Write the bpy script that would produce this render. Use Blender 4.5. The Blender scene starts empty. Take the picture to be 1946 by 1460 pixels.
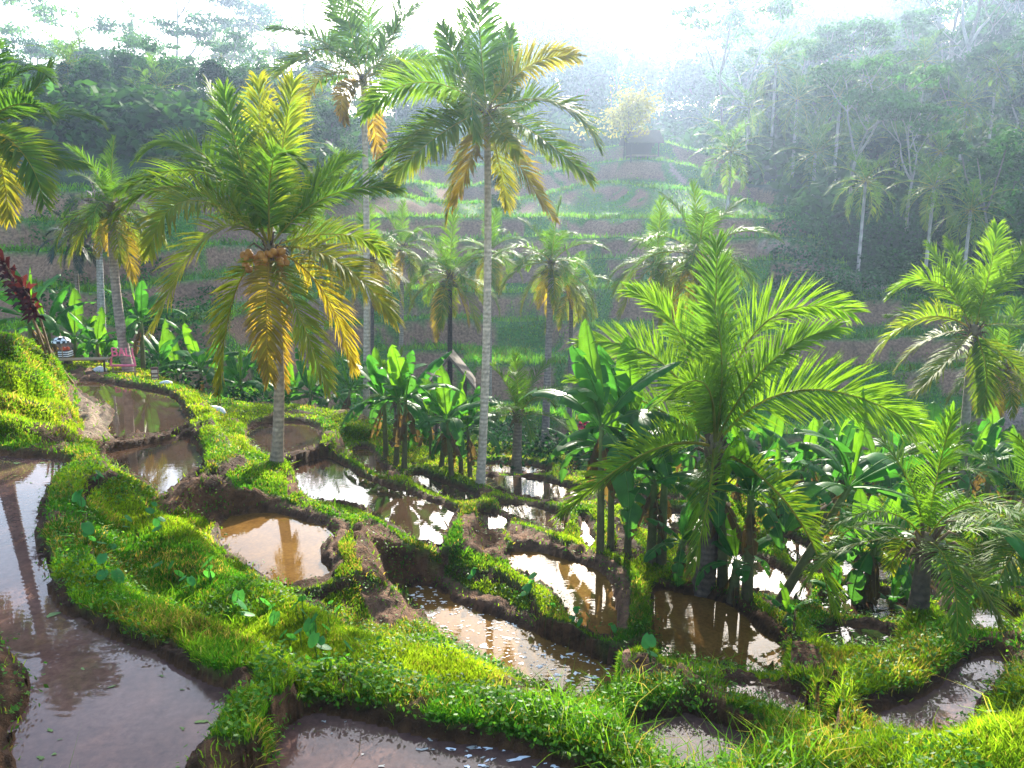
import bpy, math, random
import numpy as np
from mathutils import Vector, Matrix
sc = bpy.context.scene
COL = sc.collection
R = math.radians

# ------------------------------------------------------------------ camera
PITCH = 11.5                       # degrees below the horizon
FPX = 1527.0                       # focal length in photo pixels (1946 wide)
cd = bpy.data.cameras.new('camera')
cd.sensor_width = 36.0
cd.lens = 36.0 * FPX / 1946.0
cd.clip_start = 0.1
cd.clip_end = 2000.0
cam = bpy.data.objects.new('camera', cd)
COL.objects.link(cam)
cam.location = (0, 0, 0)
cam.rotation_euler = (R(90 - PITCH), 0, 0)
sc.camera = cam

# ------------------------------------------------------------------ light
SUN_EL, SUN_AZ = 24.0, 9.0
world = bpy.data.worlds.new('World')
sc.world = world
world.use_nodes = True
wn = world.node_tree
bg = wn.nodes['Background']
sky = wn.nodes.new('ShaderNodeTexSky')
sky.sky_type = 'NISHITA'
sky.sun_disc = False
sky.sun_elevation = R(SUN_EL)
sky.sun_rotation = R(SUN_AZ)
sky.air_density = 1.0
sky.dust_density = 2.0
sky.ozone_density = 1.0
wn.links.new(sky.outputs[0], bg.inputs[0])
bg.inputs[1].default_value = 0.15
sl = bpy.data.lights.new('sun', 'SUN')
sl.energy = 4.6
sl.angle = R(0.5)
sl.color = (1.0, 0.93, 0.80)
sun = bpy.data.objects.new('sun', sl)
COL.objects.link(sun)
sdir = Vector((math.sin(R(SUN_AZ)) * math.cos(R(SUN_EL)), math.cos(R(SUN_AZ)) * math.cos(R(SUN_EL)), math.sin(R(SUN_EL))))
sun.rotation_euler = (-sdir).to_track_quat('-Z', 'Y').to_euler()
sc.view_settings.view_transform = 'Standard'
sc.view_settings.look = 'None'
sc.view_settings.gamma = 1.0
sc.view_settings.use_curve_mapping = False
sc.view_settings.exposure = 2.05
sc.cycles.max_bounces = 8
sc.cycles.diffuse_bounces = 4
sc.cycles.glossy_bounces = 3
sc.cycles.transmission_bounces = 4
sc.cycles.volume_bounces = 0
sc.cycles.sample_clamp_indirect = 6.0

# ------------------------------------------------------------------ helpers
CT, ST = math.cos(R(PITCH)), math.sin(R(PITCH))

def ray(px, py):
    u = (px - 973.0) / FPX
    v = (py - 730.0) / FPX
    return np.array([u, CT - ST * v, -ST - CT * v])

def at_z(px, py, z):
    d = ray(px, py)
    return d * (z / d[2])

def at_d(px, py, dist):            # dist = distance along +Y
    d = ray(px, py)
    return d * (dist / d[1])

def project(P):
    y = P[..., 1] * CT - P[..., 2] * ST
    v = -(P[..., 1] * ST + P[..., 2] * CT)
    y = np.maximum(y, 1e-3)
    return np.stack([973 + FPX * P[..., 0] / y, 730 + FPX * v / y], -1)

def hash2(ix, iy, seed):
    h = (ix.astype(np.int64) * 374761393 + iy.astype(np.int64) * 668265263 + seed * 144665) & 0x7fffffff
    h = ((h ^ (h >> 13)) * 1274126177) & 0x7fffffff
    return ((h ^ (h >> 16)) & 0xffff) / 65535.0

def vnoise(x, y, scale, seed=0):
    x = x / scale; y = y / scale
    ix = np.floor(x); iy = np.floor(y)
    fx = x - ix; fy = y - iy
    fx = fx * fx * (3 - 2 * fx); fy = fy * fy * (3 - 2 * fy)
    a = hash2(ix, iy, seed); b = hash2(ix + 1, iy, seed)
    c = hash2(ix, iy + 1, seed); d = hash2(ix + 1, iy + 1, seed)
    return (a + (b - a) * fx) * (1 - fy) + (c + (d - c) * fx) * fy

def fnoise(x, y, scale, seed=0, octs=3):
    s = 0; amp = 1; t = 0
    for o in range(octs):
        s = s + amp * vnoise(x, y, scale / 2 ** o, seed + 17 * o); t += amp; amp *= .5
    return s / t

def sstep(a, b, x):
    t = np.clip((x - a) / (b - a), 0, 1)
    return t * t * (3 - 2 * t)

def chaikin(p, closed=True, n=1):
    p = np.asarray(p, float)
    for _ in range(n):
        q = np.roll(p, -1, 0) if closed else p[1:]
        a = p if closed else p[:-1]
        r = np.empty((len(a) * 2, p.shape[1]))
        r[0::2] = .75 * a + .25 * q
        r[1::2] = .25 * a + .75 * q
        if not closed:
            r = np.vstack([p[:1], r, p[-1:]])
        p = r
    return p

def catmull(p):
    a, b, c, d = np.roll(p, 1, 0), p, np.roll(p, -1, 0), np.roll(p, -2, 0)
    m = (-a + 9 * b + 9 * c - d) / 16
    o = np.empty((len(p) * 2, 2)); o[0::2] = p; o[1::2] = m
    return o

def seg_dist(x, y, pts, closed, z=None):
    """distance to a polyline; with z, also the interpolated height at the nearest point"""
    best = np.full(x.shape, 1e9, np.float32)
    zz = np.zeros(x.shape, np.float32) if z is not None else None
    n = len(pts)
    for i in range(n if closed else n - 1):
        j = (i + 1) % n
        ax, ay = pts[i][:2]; bx, by = pts[j][:2]
        dx, dy = bx - ax, by - ay
        L = dx * dx + dy * dy + 1e-9
        t = np.clip(((x - ax) * dx + (y - ay) * dy) / L, 0, 1)
        d = (x - ax - t * dx) ** 2 + (y - ay - t * dy) ** 2
        if z is not None:
            m = d < best
            zz[m] = (z[i] + (z[j] - z[i]) * t)[m]
        best = np.minimum(best, d)
    return (np.sqrt(best), zz) if z is not None else np.sqrt(best)

def inside(x, y, pts):
    c = np.zeros(x.shape, bool)
    n = len(pts)
    for i in range(n):
        ax, ay = pts[i][:2]; bx, by = pts[i - 1][:2]
        if ay == by: continue
        c ^= ((ay > y) != (by > y)) & (x < (bx - ax) * (y - ay) / (by - ay) + ax)
    return c

def new_mesh(name, V, faces, col=None, smooth=True, mat=None):
    """faces: list of (k, index array (n,k))"""
    me = bpy.data.meshes.new(name)
    V = np.asarray(V, np.float32)
    me.vertices.add(len(V))
    me.vertices.foreach_set('co', V.ravel())
    loops = np.concatenate([np.asarray(f, np.int32).ravel() for f in faces])
    tot = np.concatenate([np.full(len(f), np.asarray(f).shape[1], np.int32) for f in faces])
    st = np.concatenate([[0], np.cumsum(tot)[:-1]]).astype(np.int32)
    me.loops.add(len(loops))
    me.loops.foreach_set('vertex_index', loops)
    me.polygons.add(len(tot))
    me.polygons.foreach_set('loop_start', st)
    me.polygons.foreach_set('use_smooth', np.full(len(tot), smooth, bool))
    if col is not None:
        a = me.attributes.new('Col', 'FLOAT_COLOR', 'POINT')
        c = np.ones((len(V), 4), np.float32); c[:, :3] = col
        a.data.foreach_set('color', c.ravel())
    me.update(calc_edges=True)
    me.validate()
    if mat: me.materials.append(mat)
    return me

def link(name, me, parent=None, loc=None):
    o = bpy.data.objects.new(name, me)
    COL.objects.link(o)
    if loc is not None: o.location = loc
    if parent is not None: o.parent = parent
    return o

def tag(o, label=None, cat=None, group=None, kind=None):
    if label: o['label'] = label
    if cat: o['category'] = cat
    if group: o['group'] = group
    if kind: o['kind'] = kind
    return o

class MB:
    """collects vertices / faces / colours"""
    def __init__(s): s.V = []; s.F = {}; s.C = []; s.n = 0
    def add(s, V, faces, col):
        V = np.asarray(V, float)
        for f in faces:
            f = np.asarray(f)
            if f.size: s.F.setdefault(f.shape[1], []).append(f + s.n)
        s.V.append(V); c = np.empty((len(V), 3)); c[:] = col; s.C.append(c); s.n += len(V)
    def mesh(s, name, mat, smooth=True):
        return new_mesh(name, np.vstack(s.V), [np.vstack(f) for f in s.F.values()], np.vstack(s.C), smooth, mat)

def tube_geo(pts, rad, sides=8, cap=True):
    pts = np.asarray(pts, float); n = len(pts)
    rad = np.broadcast_to(np.asarray(rad, float), (n,))
    T = np.gradient(pts, axis=0); T /= np.linalg.norm(T, axis=1)[:, None] + 1e-9
    ref = np.array([1., 0, 0]) if abs(T[0][0]) < .8 else np.array([0, 1., 0])
    A = np.cross(T, ref); A /= np.linalg.norm(A, axis=1)[:, None] + 1e-9
    B = np.cross(T, A)
    th = np.linspace(0, 2 * np.pi, sides, endpoint=False)
    V = pts[:, None] + rad[:, None, None] * (np.cos(th)[None, :, None] * A[:, None] + np.sin(th)[None, :, None] * B[:, None])
    V = V.reshape(-1, 3)
    i = np.arange(n - 1)[:, None] * sides; j = np.arange(sides)[None]
    k = (j + 1) % sides
    Q = np.stack([i + j, i + k, i + sides + k, i + sides + j], -1).reshape(-1, 4)
    F = [Q]
    if cap:
        F.append(np.array([list(range((n - 1) * sides, n * sides))])) if sides != 4 else None
        if sides == 4: F[0] = np.vstack([Q, [np.arange((n - 1) * 4, n * 4)]])
    return V, F

def box_geo(c, s, rot=0):
    c = np.asarray(c, float); s = np.asarray(s, float) / 2
    V = np.array([[x, y, z] for z in (-1, 1) for y in (-1, 1) for x in (-1, 1)], float) * s
    if rot:
        cr, sr = math.cos(rot), math.sin(rot)
        V = V @ np.array([[cr, sr, 0], [-sr, cr, 0], [0, 0, 1]])
    F = [np.array([[0, 2, 3, 1], [4, 5, 7, 6], [0, 1, 5, 4], [2, 6, 7, 3], [0, 4, 6, 2], [1, 3, 7, 5]])]
    return V + c, F

# ------------------------------------------------------------------ materials
def nodes(name):
    m = bpy.data.materials.new(name); m.use_nodes = True
    t = m.node_tree
    return m, t, t.nodes['Principled BSDF'], t.nodes['Material Output']

def attr_col(t):
    a = t.nodes.new('ShaderNodeAttribute'); a.attribute_name = 'Col'; return a

def noise_node(t, scale, detail=4, rough=.6, coord='Object'):
    tc = t.nodes.new('ShaderNodeTexCoord'); n = t.nodes.new('ShaderNodeTexNoise')
    n.inputs['Scale'].default_value = scale; n.inputs['Detail'].default_value = detail; n.inputs['Roughness'].default_value = rough
    t.links.new(tc.outputs[coord], n.inputs['Vector']); return n

def mul_col(t, col, fac_out, lo, hi):
    r = t.nodes.new('ShaderNodeMapRange'); r.inputs['From Min'].default_value = .3; r.inputs['From Max'].default_value = .7
    r.inputs['To Min'].default_value = lo; r.inputs['To Max'].default_value = hi
    t.links.new(fac_out, r.inputs['Value'])
    v = t.nodes.new('ShaderNodeVectorMath'); v.operation = 'SCALE'
    t.links.new(col, v.inputs[0]); t.links.new(r.outputs[0], v.inputs['Scale']); return v.outputs[0]

def leaf_material(name, trans=.5, rough=.42, gain=(1.9, 1.7, .9), spec=.4, nscale=3.0):
    m, t, p, o = nodes(name)
    a = attr_col(t)
    n = noise_node(t, nscale, 3)
    c = mul_col(t, a.outputs['Color'], n.outputs['Fac'], .75, 1.25)
    t.links.new(c, p.inputs['Base Color'])
    p.inputs['Roughness'].default_value = rough
    p.inputs['Specular IOR Level'].default_value = spec
    g = t.nodes.new('ShaderNodeVectorMath'); g.operation = 'MULTIPLY'; g.inputs[1].default_value = gain
    t.links.new(c, g.inputs[0])
    tr = t.nodes.new('ShaderNodeBsdfTranslucent'); t.links.new(g.outputs[0], tr.inputs['Color'])
    mx = t.nodes.new('ShaderNodeMixShader'); mx.inputs[0].default_value = trans
    t.links.new(p.outputs[0], mx.inputs[1]); t.links.new(tr.outputs[0], mx.inputs[2])
    t.links.new(mx.outputs[0], o.inputs['Surface'])
    return m

def rough_material(name, nscale=8, lo=.6, hi=1.35, bump=.5, bscale=25, rough=.9, bdist=.03, spec=.2):
    m, t, p, o = nodes(name)
    a = attr_col(t)
    n = noise_node(t, nscale, 6)
    c = mul_col(t, a.outputs['Color'], n.outputs['Fac'], lo, hi)
    t.links.new(c, p.inputs['Base Color'])
    p.inputs['Roughness'].default_value = rough
    p.inputs['Specular IOR Level'].default_value = spec
    b = t.nodes.new('ShaderNodeBump'); b.inputs['Strength'].default_value = bump; b.inputs['Distance'].default_value = bdist
    n2 = noise_node(t, bscale, 6, .65)
    t.links.new(n2.outputs['Fac'], b.inputs['Height']); t.links.new(b.outputs[0], p.inputs['Normal'])
    return m

M_SOIL = rough_material('soil', 7, .5, 1.5, 1.0, 16, .9, .10)
M_GRASS = leaf_material('grass_blades', .5, .5, (1.6, 1.65, .8), .12, 1.2)
M_LEAF = leaf_material('leaf', .5, .55, (1.9, 1.8, .8), .12, 2.0)
M_BROAD = leaf_material('broad_leaf', .45, .45, (1.9, 1.9, .8), .10, 4.0)
M_FAR = leaf_material('tree_leaf', .4, .7, (1.5, 1.6, .8), .05, .6)
def tree_tint(m):
    # every tree its own shade of green
    t = m.node_tree; oi = t.nodes.new('ShaderNodeObjectInfo')
    cr = t.nodes.new('ShaderNodeValToRGB'); e = cr.color_ramp.elements
    e[0].color = (.45, .62, .75, 1); e[1].color = (1.7, 1.45, .8, 1)
    x = cr.color_ramp.elements.new(.5); x.color = (.9, 1.0, .95, 1)
    t.links.new(oi.outputs['Random'], cr.inputs['Fac'])
    a = [n for n in t.nodes if n.type == 'ATTRIBUTE'][0]
    v = t.nodes.new('ShaderNodeVectorMath'); v.operation = 'MULTIPLY'
    outs = [l.to_socket for l in a.outputs['Color'].links]
    t.links.new(a.outputs['Color'], v.inputs[0]); t.links.new(cr.outputs['Color'], v.inputs[1])
    for s in outs: t.links.new(v.outputs[0], s)
tree_tint(M_FAR)
M_BARK = rough_material('bark', 10, .65, 1.3, .7, 30, .85, .02)
M_PAINT = rough_material('painted', 12, .8, 1.15, .2, 40, .6, .004)
# ------------------------------------------------------------------ terrain: ponds (photo pixels, level)
PONDS = {
 'A': (-4.0, [(-60,862),(0,865),(40,870),(90,872),(135,882),(110,905),(85,940),(72,985),(70,1040),(80,1090),(100,1135),(125,1168),(170,1195),(230,1220),(290,1240),(350,1275),(400,1300),(440,1312),(436,1335),(420,1370),(395,1405),(370,1440),(350,1470),(335,1560),(60,1560),(30,1460),(20,1420),(52,1330),(50,1280),(15,1240),(-10,1215),(-150,1180),(-500,1120),(-500,880),(-200,862)]),
 'N': (-4.2, [(500,1460),(530,1400),(560,1368),(600,1354),(650,1362),(720,1378),(800,1398),(880,1412),(960,1422),(1020,1440),(1080,1460),(1150,1490),(1150,1600),(450,1600)]),
 'K': (-4.85, [(1190,1380),(1240,1366),(1300,1360),(1350,1368),(1400,1386),(1440,1405),(1430,1425),(1380,1450),(1320,1465),(1270,1450),(1230,1420),(1200,1395)]),
 'J': (-4.8, [(1380,1299),(1440,1303),(1500,1316),(1550,1338),(1590,1362),(1570,1375),(1530,1366),(1480,1347),(1430,1325),(1390,1311)]),
 'L': (-4.5, [(1640,1360),(1680,1350),(1740,1330),(1790,1300),(1820,1270),(1860,1248),(1900,1245),(1912,1262),(1900,1290),(1872,1320),(1855,1345),(1845,1372),(1800,1390),(1720,1394),(1670,1385)]),
 'M': (-5.8, [(1555,1203),(1595,1192),(1645,1193),(1710,1210),(1700,1226),(1660,1230),(1615,1218),(1600,1230),(1570,1215)]),
 'I': (-6.9, [(1245,1122),(1300,1128),(1350,1138),(1390,1153),(1420,1175),(1450,1205),(1485,1225),(1500,1270),(1480,1280),(1420,1272),(1350,1258),(1290,1250),(1245,1235),(1240,1170)]),
 'H': (-6.3, [(965,1065),(980,1049),(1020,1049),(1060,1058),(1100,1070),(1140,1085),(1160,1105),(1170,1140),(1174,1195),(1150,1205),(1120,1195),(1082,1165),(1048,1120),(1008,1095)]),
 'G': (-6.5, [(775,1125),(790,1114),(830,1120),(870,1147),(930,1167),(980,1187),(1050,1217),(1110,1242),(1180,1277),(1155,1300),(1110,1325),(1060,1318),(1000,1295),(940,1262),(870,1225),(830,1192),(800,1162)]),
 'F': (-5.4, [(425,990),(470,976),(520,974),(570,987),(620,1003),(638,1018),(612,1040),(615,1070),(635,1088),(590,1105),(540,1105),(490,1078),(440,1045),(415,1012)]),
 'E': (-6.0, [(556,890),(585,878),(620,868),(650,882),(700,912),(760,932),(820,952),(862,970),(860,987),(842,1015),(835,1032),(790,1020),(730,987),(670,957),(600,947),(575,932),(560,907)]),
 'D': (-5.8, [(468,818),(498,805),(550,802),(590,808),(606,825),(604,842),(560,857),(525,866),(500,858),(478,845)]),
 'B': (-4.85, [(190,865),(260,849),(320,839),(360,834),(378,860),(384,885),(350,902),(322,925),(308,936),(290,925),(250,900)]),
 'C': (-4.75, [(140,730),(170,722),(230,733),(290,742),(335,758),(350,785),(361,806),(320,816),(260,825),(222,829),(205,812),(215,790),(205,770),(165,752)]),
 'O': (-6.9, [(948,957),(1000,960),(1050,972),(1072,987),(1072,1005),(1040,1002),(1000,987),(965,974)]),
 'O2': (-6.6, [(905,974),(940,976),(965,990),(955,1008),(930,1002)]),
 'Q': (-7.0, [(778,905),(800,900),(822,910),(870,928),(900,940),(880,948),(845,940),(805,924)]),
 'R': (-7.6, [(922,906),(1000,908),(1060,920),(1105,936),(1060,950),(1000,943),(940,926)]),
 'R2': (-8.1, [(915,882),(990,882),(1045,893),(1000,898),(930,896)]),
 'S': (-6.6, [(668,858),(695,850),(712,866),(722,885),(738,902),(720,900),(695,884),(678,872)]),
 'T': (-6.7, [(1102,985),(1116,990),(1124,1030),(1112,1030)]),
 'U': (-7.4, [(1180,985),(1230,975),(1290,972),(1335,980),(1340,1005),(1295,1005),(1230,1000)]),
 'V': (-7.3, [(1305,1040),(1350,1040),(1400,1050),(1450,1067),(1500,1090),(1540,1118),(1525,1138),(1470,1125),(1400,1110),(1330,1085),(1300,1060)]),
 'W': (-7.8, [(1486,1018),(1520,1030),(1600,1055),(1680,1072),(1738,1105),(1730,1116),(1660,1100),(1600,1090),(1530,1080),(1500,1053)]),
 'X': (-7.3, [(1555,1145),(1595,1112),(1650,1118),(1700,1137),(1725,1160),(1715,1178),(1640,1165),(1580,1160)]),
 'Y': (-7.8, [(1745,1092),(1790,1100),(1840,1128),(1800,1142),(1765,1135)]),
 'Z': (-6.8, [(1785,1163),(1860,1143),(1905,1160),(1940,1185),(1860,1190)]),
}
# ridges and slopes: (px, py, z)
LINES = [
 [(-300,560,-1.5),(-100,615,-2.2),(0,637,-2.4),(50,645,-2.7),(85,672,-3.1),(110,702,-3.75),(128,725,-4.2)],
 [(-100,845,-3.8),(0,850,-3.86),(100,852,-3.92),(160,845,-4.1)],
 [(-120,740,-3.1),(0,740,-3.2),(80,760,-3.5),(125,770,-4.1)],
 [(-120,690,-2.75),(0,690,-2.82),(60,700,-3.05),(105,730,-3.7)],
 [(-120,795,-3.5),(0,795,-3.54),(80,805,-3.75),(135,805,-4.15)],
 [(145,740,-4.45),(155,800,-4.4),(180,840,-4.45)],
 [(150,885,-3.85),(200,880,-4.0),(250,890,-4.2),(285,925,-4.6)],
 [(300,1000,-4.55),(350,1100,-4.63),(480,1170,-4.65),(600,1230,-4.65),(700,1290,-4.65)],
 [(880,1262,-4.7),(960,1290,-4.75),(1060,1316,-4.75),(1160,1318,-4.72),(1290,1290,-4.75),(1420,1290,-4.78)],
 [(800,1345,-4.1),(900,1360,-4.15),(1100,1400,-4.15),(1220,1450,-4.2)],
 [(1760,1174,-4.7),(1850,1172,-4.55),(1946,1195,-4.3),(2200,1210,-4.0)],
 [(1500,1300,-5.0),(1560,1270,-5.2),(1640,1250,-5.3)],
 [(1935,1300,-4.3),(2100,1300,-4.0)],
 [(1300,1475,-4.25),(1500,1450,-4.3),(1700,1425,-4.25),(1946,1400,-4.1),(2300,1380,-3.9)],
 [(-300,1750,-3.6),(900,1750,-4.0),(1800,1750,-3.9)],
 [(-40,1330,-3.85),(-200,1300,-3.7)],
 [(385,815,-4.6),(392,870,-4.68)],
 [(345,925,-4.92),(380,902,-4.85),(430,922,-4.88),(520,942,-5.1)],
 [(440,800,-5.0),(480,865,-5.1),(523,872,-5.05)],
 [(660,1015,-5.25),(655,1050,-5.2),(665,1085,-5.25)],
 [(690,990,-5.7),(740,1010,-5.75),(810,1042,-5.88)],
 [(690,1130,-5.6),(760,1200,-5.7),(830,1240,-5.6)],
 [(430,772,-5.5),(560,778,-5.75),(640,790,-6.0),(700,812,-6.2)],
 [(-400,680,-4.2),(0,688,-4.4),(130,692,-4.6),(250,707,-4.95),(330,732,-5.4),(420,762,-6.0)],
 [(960,1003,-6.2),(1060,1032,-6.15),(1170,1088,-6.15)],
 [(1230,1110,-6.6),(1335,1112,-6.75),(1420,1150,-6.8),(1500,1215,-6.75)],
 [(740,885,-6.7),(820,880,-7.2)],
]
WLINES = [[(-60,30,-6.5),(-20,31,-7.6),(-8,32,-8.6),(4,32,-9.6),(20,32,-10.2),(40,32,-10.2)],
          [(-10,27.5,-7.2),(0,27,-8.4),(10,26,-9.2),(20,24,-9.0),(30,22,-8.0)],
          [(-60,14,-1.5),(-30,12,-2.0)],[(30,10,-3.0),(40,16,-5)]]
POLY = {}
for k, (z, p) in PONDS.items():
    w = np.array([at_z(x, y, z) for x, y in p])
    POLY[k] = (z, catmull(w[:, :2]))
CTRL = []
for l in LINES:
    w = np.array([at_z(x, y, z) for x, y, z in l]); CTRL.append((w[:, :2], w[:, 2]))
for l in WLINES:
    w = np.array(l, float); CTRL.append((w[:, :2], w[:, 2]))

FARK, FAR0 = 3.6, 58.0
def DD(d): return d if d < FAR0 else FAR0 + (d - FAR0) * FARK    # the forest lies well behind the terraces

def far_height(x, y):
    yo = np.where(y < FAR0, y, FAR0 + (y - FAR0) / FARK)
    k = yo / np.maximum(y, 1e-3)
    z, a, b, c, e = far_shape(x * k, yo)
    return z / k, a, b, c, e

def far_shape(x, y):
    d = y + 1.1 * np.maximum(0, -x - 9) ** 1.0 * .55 + .05 * x
    d = d + 15.0 * (fnoise(x, y, 24, 5, 2) - .5) + 5 * (fnoise(x, y, 7, 9, 3) - .5)
    zc = -10.7 + (d - 33) * .49
    zc = np.where(x < -4, np.maximum(zc, -8.6 + 0 * zc), zc)
    zlim = 7.0 + (y - 66) * .35
    s = 1.5
    u = (zc + 10.7) / s
    u = u + .30 * np.sin(u * 1.9 + .8) + .5 * (vnoise(x, y, 30, 19) - .5)
    k = np.floor(u); fr = u - k
    rise = sstep(.50 + .2 * vnoise(x, y, 9, 13), .97, fr)
    z = -10.7 + s * (k + rise + .05 * fr)
    # the spur ends on the right; a gully lies behind it
    z = z + (1.7 * (fnoise(x, y, 13, 55, 2) - .5) + .5 * (vnoise(x, y, 4, 57) - .5)) * sstep(33, 37, y)
    gully = -4.2 + np.maximum(0, y - 52) * .55
    lim = np.where(x > 15.5, np.maximum(5.8 - (x - 15.5) * 1.45, gully), 99)
    over = z > lim
    zl = lim + .9 * (fnoise(x, y, 4, 33, 2) - .5)
    z = np.where(over, zl, z)
    # forest slope
    hill = 5.5 + (np.minimum(y, 112) - 70) * .19 + np.maximum(0, y - 112) * .05 + np.maximum(0, x - 22) * .14 + 4 * (fnoise(x, y, 30, 41, 2) - .5)
    hleft = 2.0 + (d - 58) * .42
    wl = sstep(-6, -20, x)
    hill = hill * (1 - wl) + np.minimum(hleft, 6.8 + (d - 70) * .03) * wl
    forest = sstep(66, 71, y) * (1 - wl) + sstep(57, 60, d) * wl
    z = z * (1 - forest) + hill * forest
    z = z + 2.1 * np.exp(-((x - 9.5) ** 2 / 60 + (y - 66) ** 2 / 16))      # the knoll the far hut stands on
    lip = np.maximum(sstep(.88, .97, fr), sstep(.16, .08, fr)) * (~over) * (1 - forest)
    face = sstep(.58, .65, fr) * sstep(.95, .86, fr) * (~over) * (1 - forest)
    return z, lip, face, np.maximum(forest, over * sstep(50, 54, y)), fr

# how high the banks may stand in front of each pond before they would hide it
ENV = []
TB = np.linspace(-1.2, 1.2, 1200)
for k, (z, p) in POLY.items():
    q = []
    for i in range(len(p)):
        a, b = p[i], p[(i + 1) % len(p)]
        q.append(a + (b - a) * np.linspace(0, 1, 40)[:, None])
    q = np.vstack(q); q = q[q[:, 1] > 2.5]
    b = np.clip(((q[:, 0] / q[:, 1] + 1.2) / 2.4 * 1199).round().astype(int), 0, 1199)
    rf = np.full(1200, np.inf); np.minimum.at(rf, b, q[:, 1])
    ok = np.isfinite(rf)
    if k != 'A' and ok.sum() > 3:
        lo, hi = np.where(ok)[0][[0, -1]]
        rf[lo:hi + 1] = np.interp(np.arange(lo, hi + 1), np.where(ok)[0], rf[ok])
        ENV.append((k, z, rf))

def near_height(x, y):
    W = np.full(x.shape, 1e-6, np.float64); S = W * -6.0
    dmin = np.full(x.shape, 1e9, np.float32)
    pd = {}
    for k, (z, p) in POLY.items():
        d = seg_dist(x, y, p, True); ins = inside(x, y, p)
        pd[k] = (d, ins)
        w = 1.0 / (d.astype(np.float64) ** 3.2 + 1e-4)
        w = np.where(ins, 1e7, w)
        W += w; S += w * (z + .04)
        dmin = np.minimum(dmin, np.where(ins, 0, d))
    for p, zz in CTRL:
        d, zi = seg_dist(x, y, p, False, zz)
        w = 1.0 / (d.astype(np.float64) ** 3.2 + 1e-3)
        W += w; S += w * zi
    z = S / W
    b = np.clip(((x / y + 1.2) / 2.4 * 1199).round().astype(int), 0, 1199)
    n = fnoise(x, y, .9, 3, 3) - .5
    z = z + n * .22 * sstep(.1, .6, dmin)
    jit = fnoise(x, y, .5, 77, 2) - .5
    shore = np.full(x.shape, 9., np.float32)
    for k, (lv, p) in POLY.items():
        d, ins = pd[k]
        dd = d + jit * .12
        lip = lv + .13 * sstep(.0, .14, dd) - 3 * np.maximum(0, dd - .5) + jit * .08
        z = np.where(~ins & (d < .9), np.maximum(z, lip), z)
        z = np.where(~ins & (d < .12), np.maximum(z, lv + .03), z)
    cap = np.full(x.shape, 99.)
    for k, lv, rf in ENV:
        f = rf[b]
        m = np.isfinite(f) & (y < f - .02)
        cap = np.where(m, np.minimum(cap, y * lv / np.where(m, f, 1) - .015 - .10 * sstep(.05, .4, f - y)), cap)
    floor_ = np.full(x.shape, -99.)
    for k, (lv, p) in POLY.items():
        d, ins = pd[k]
        floor_ = np.maximum(floor_, np.where(~ins & (d < .22), lv + .035 * sstep(0, .1, d), -99))
    z = np.maximum(np.minimum(z, cap), floor_)
    for k, (lv, p) in POLY.items():
        d, ins = pd[k]
        shore = np.where(~ins, np.minimum(shore, np.where((d < 1.2) & (z > lv - .03), z - lv, 9)), shore)
    wet = np.zeros(x.shape, bool)
    for k, (lv, p) in POLY.items():
        d, ins = pd[k]
        z = np.where(ins, lv - .12 * sstep(0, .25, d) - .004, z)
        wet |= ins
    return z, dmin, wet, shore

def height(x, y, full=False):
    x = np.asarray(x, float); y = np.asarray(y, float)
    r = np.hypot(x, y * 1.0)
    t = sstep(29.5, 33.5, y)
    zf, lip, face, forest, fr = far_height(x, y)
    z = zf.copy(); near = t < 1
    dmin = np.full(x.shape, 9.); wet = np.zeros(x.shape, bool); shore = np.full(x.shape, 9.)
    if near.any():
        a, b, c, e = near_height(x[near], y[near])
        z[near] = a * (1 - t[near]) + zf[near] * t[near]
        dmin[near] = b; wet[near] = c; shore[near] = e
    if full: return z, dmin, wet, shore, lip * t, face * t, forest, fr, t
    return z

def ground_px(px, py):
    d = ray(px, py); tt = np.exp(np.linspace(math.log(3), math.log(140), 900))
    P = d[None] * tt[:, None]
    h = height(P[:, 0], P[:, 1])
    i = np.argmax(P[:, 2] < h)
    return np.array([P[i, 0], P[i, 1], h[i]])

def ground_d(px, dist):
    x = (px - 973.0) / FPX * dist * 1.0
    # iterate: px depends on depth along the view axis, i.e. on the height
    z = -6.0
    for _ in range(4):
        yc = dist * CT - z * ST
        x = (px - 973.0) / FPX * yc
        z = float(height(np.array([x]), np.array([dist]))[0])
    return np.array([x, dist, z])

NC = 660
azs = np.linspace(R(-57), R(57), NC)
rs = np.concatenate([np.exp(np.linspace(math.log(2.2), math.log(33), 430)), np.linspace(33, 100, 340)[1:], np.exp(np.linspace(math.log(100), math.log(345), 70))[1:]])
NR = len(rs)
AZ, RR = np.meshgrid(azs, rs)
X = np.tan(AZ) * RR; Y = RR.copy()
xf, yf = X.ravel(), Y.ravel()
Z, dmin, wet, shore, lip, face, forest, fr, tfar = height(xf, yf, True)
P3 = np.stack([xf, yf, Z], 1)
PX = project(P3)
G3 = Z.reshape(NR, NC)
# slope from neighbouring vertices
e1 = np.zeros((NR, NC, 3)); e2 = np.zeros((NR, NC, 3)); Pg = P3.reshape(NR, NC, 3)
e1[:, 1:-1] = Pg[:, 2:] - Pg[:, :-2]; e1[:, 0] = e1[:, 1]; e1[:, -1] = e1[:, -2]
e2[1:-1] = Pg[2:] - Pg[:-2]; e2[0] = e2[1]; e2[-1] = e2[-2]
NRM = np.cross(e1, e2); NRM /= np.linalg.norm(NRM, axis=2)[..., None] + 1e-9
NRM = NRM.reshape(-1, 3)
steep = 1 - NRM[:, 2]
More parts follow.
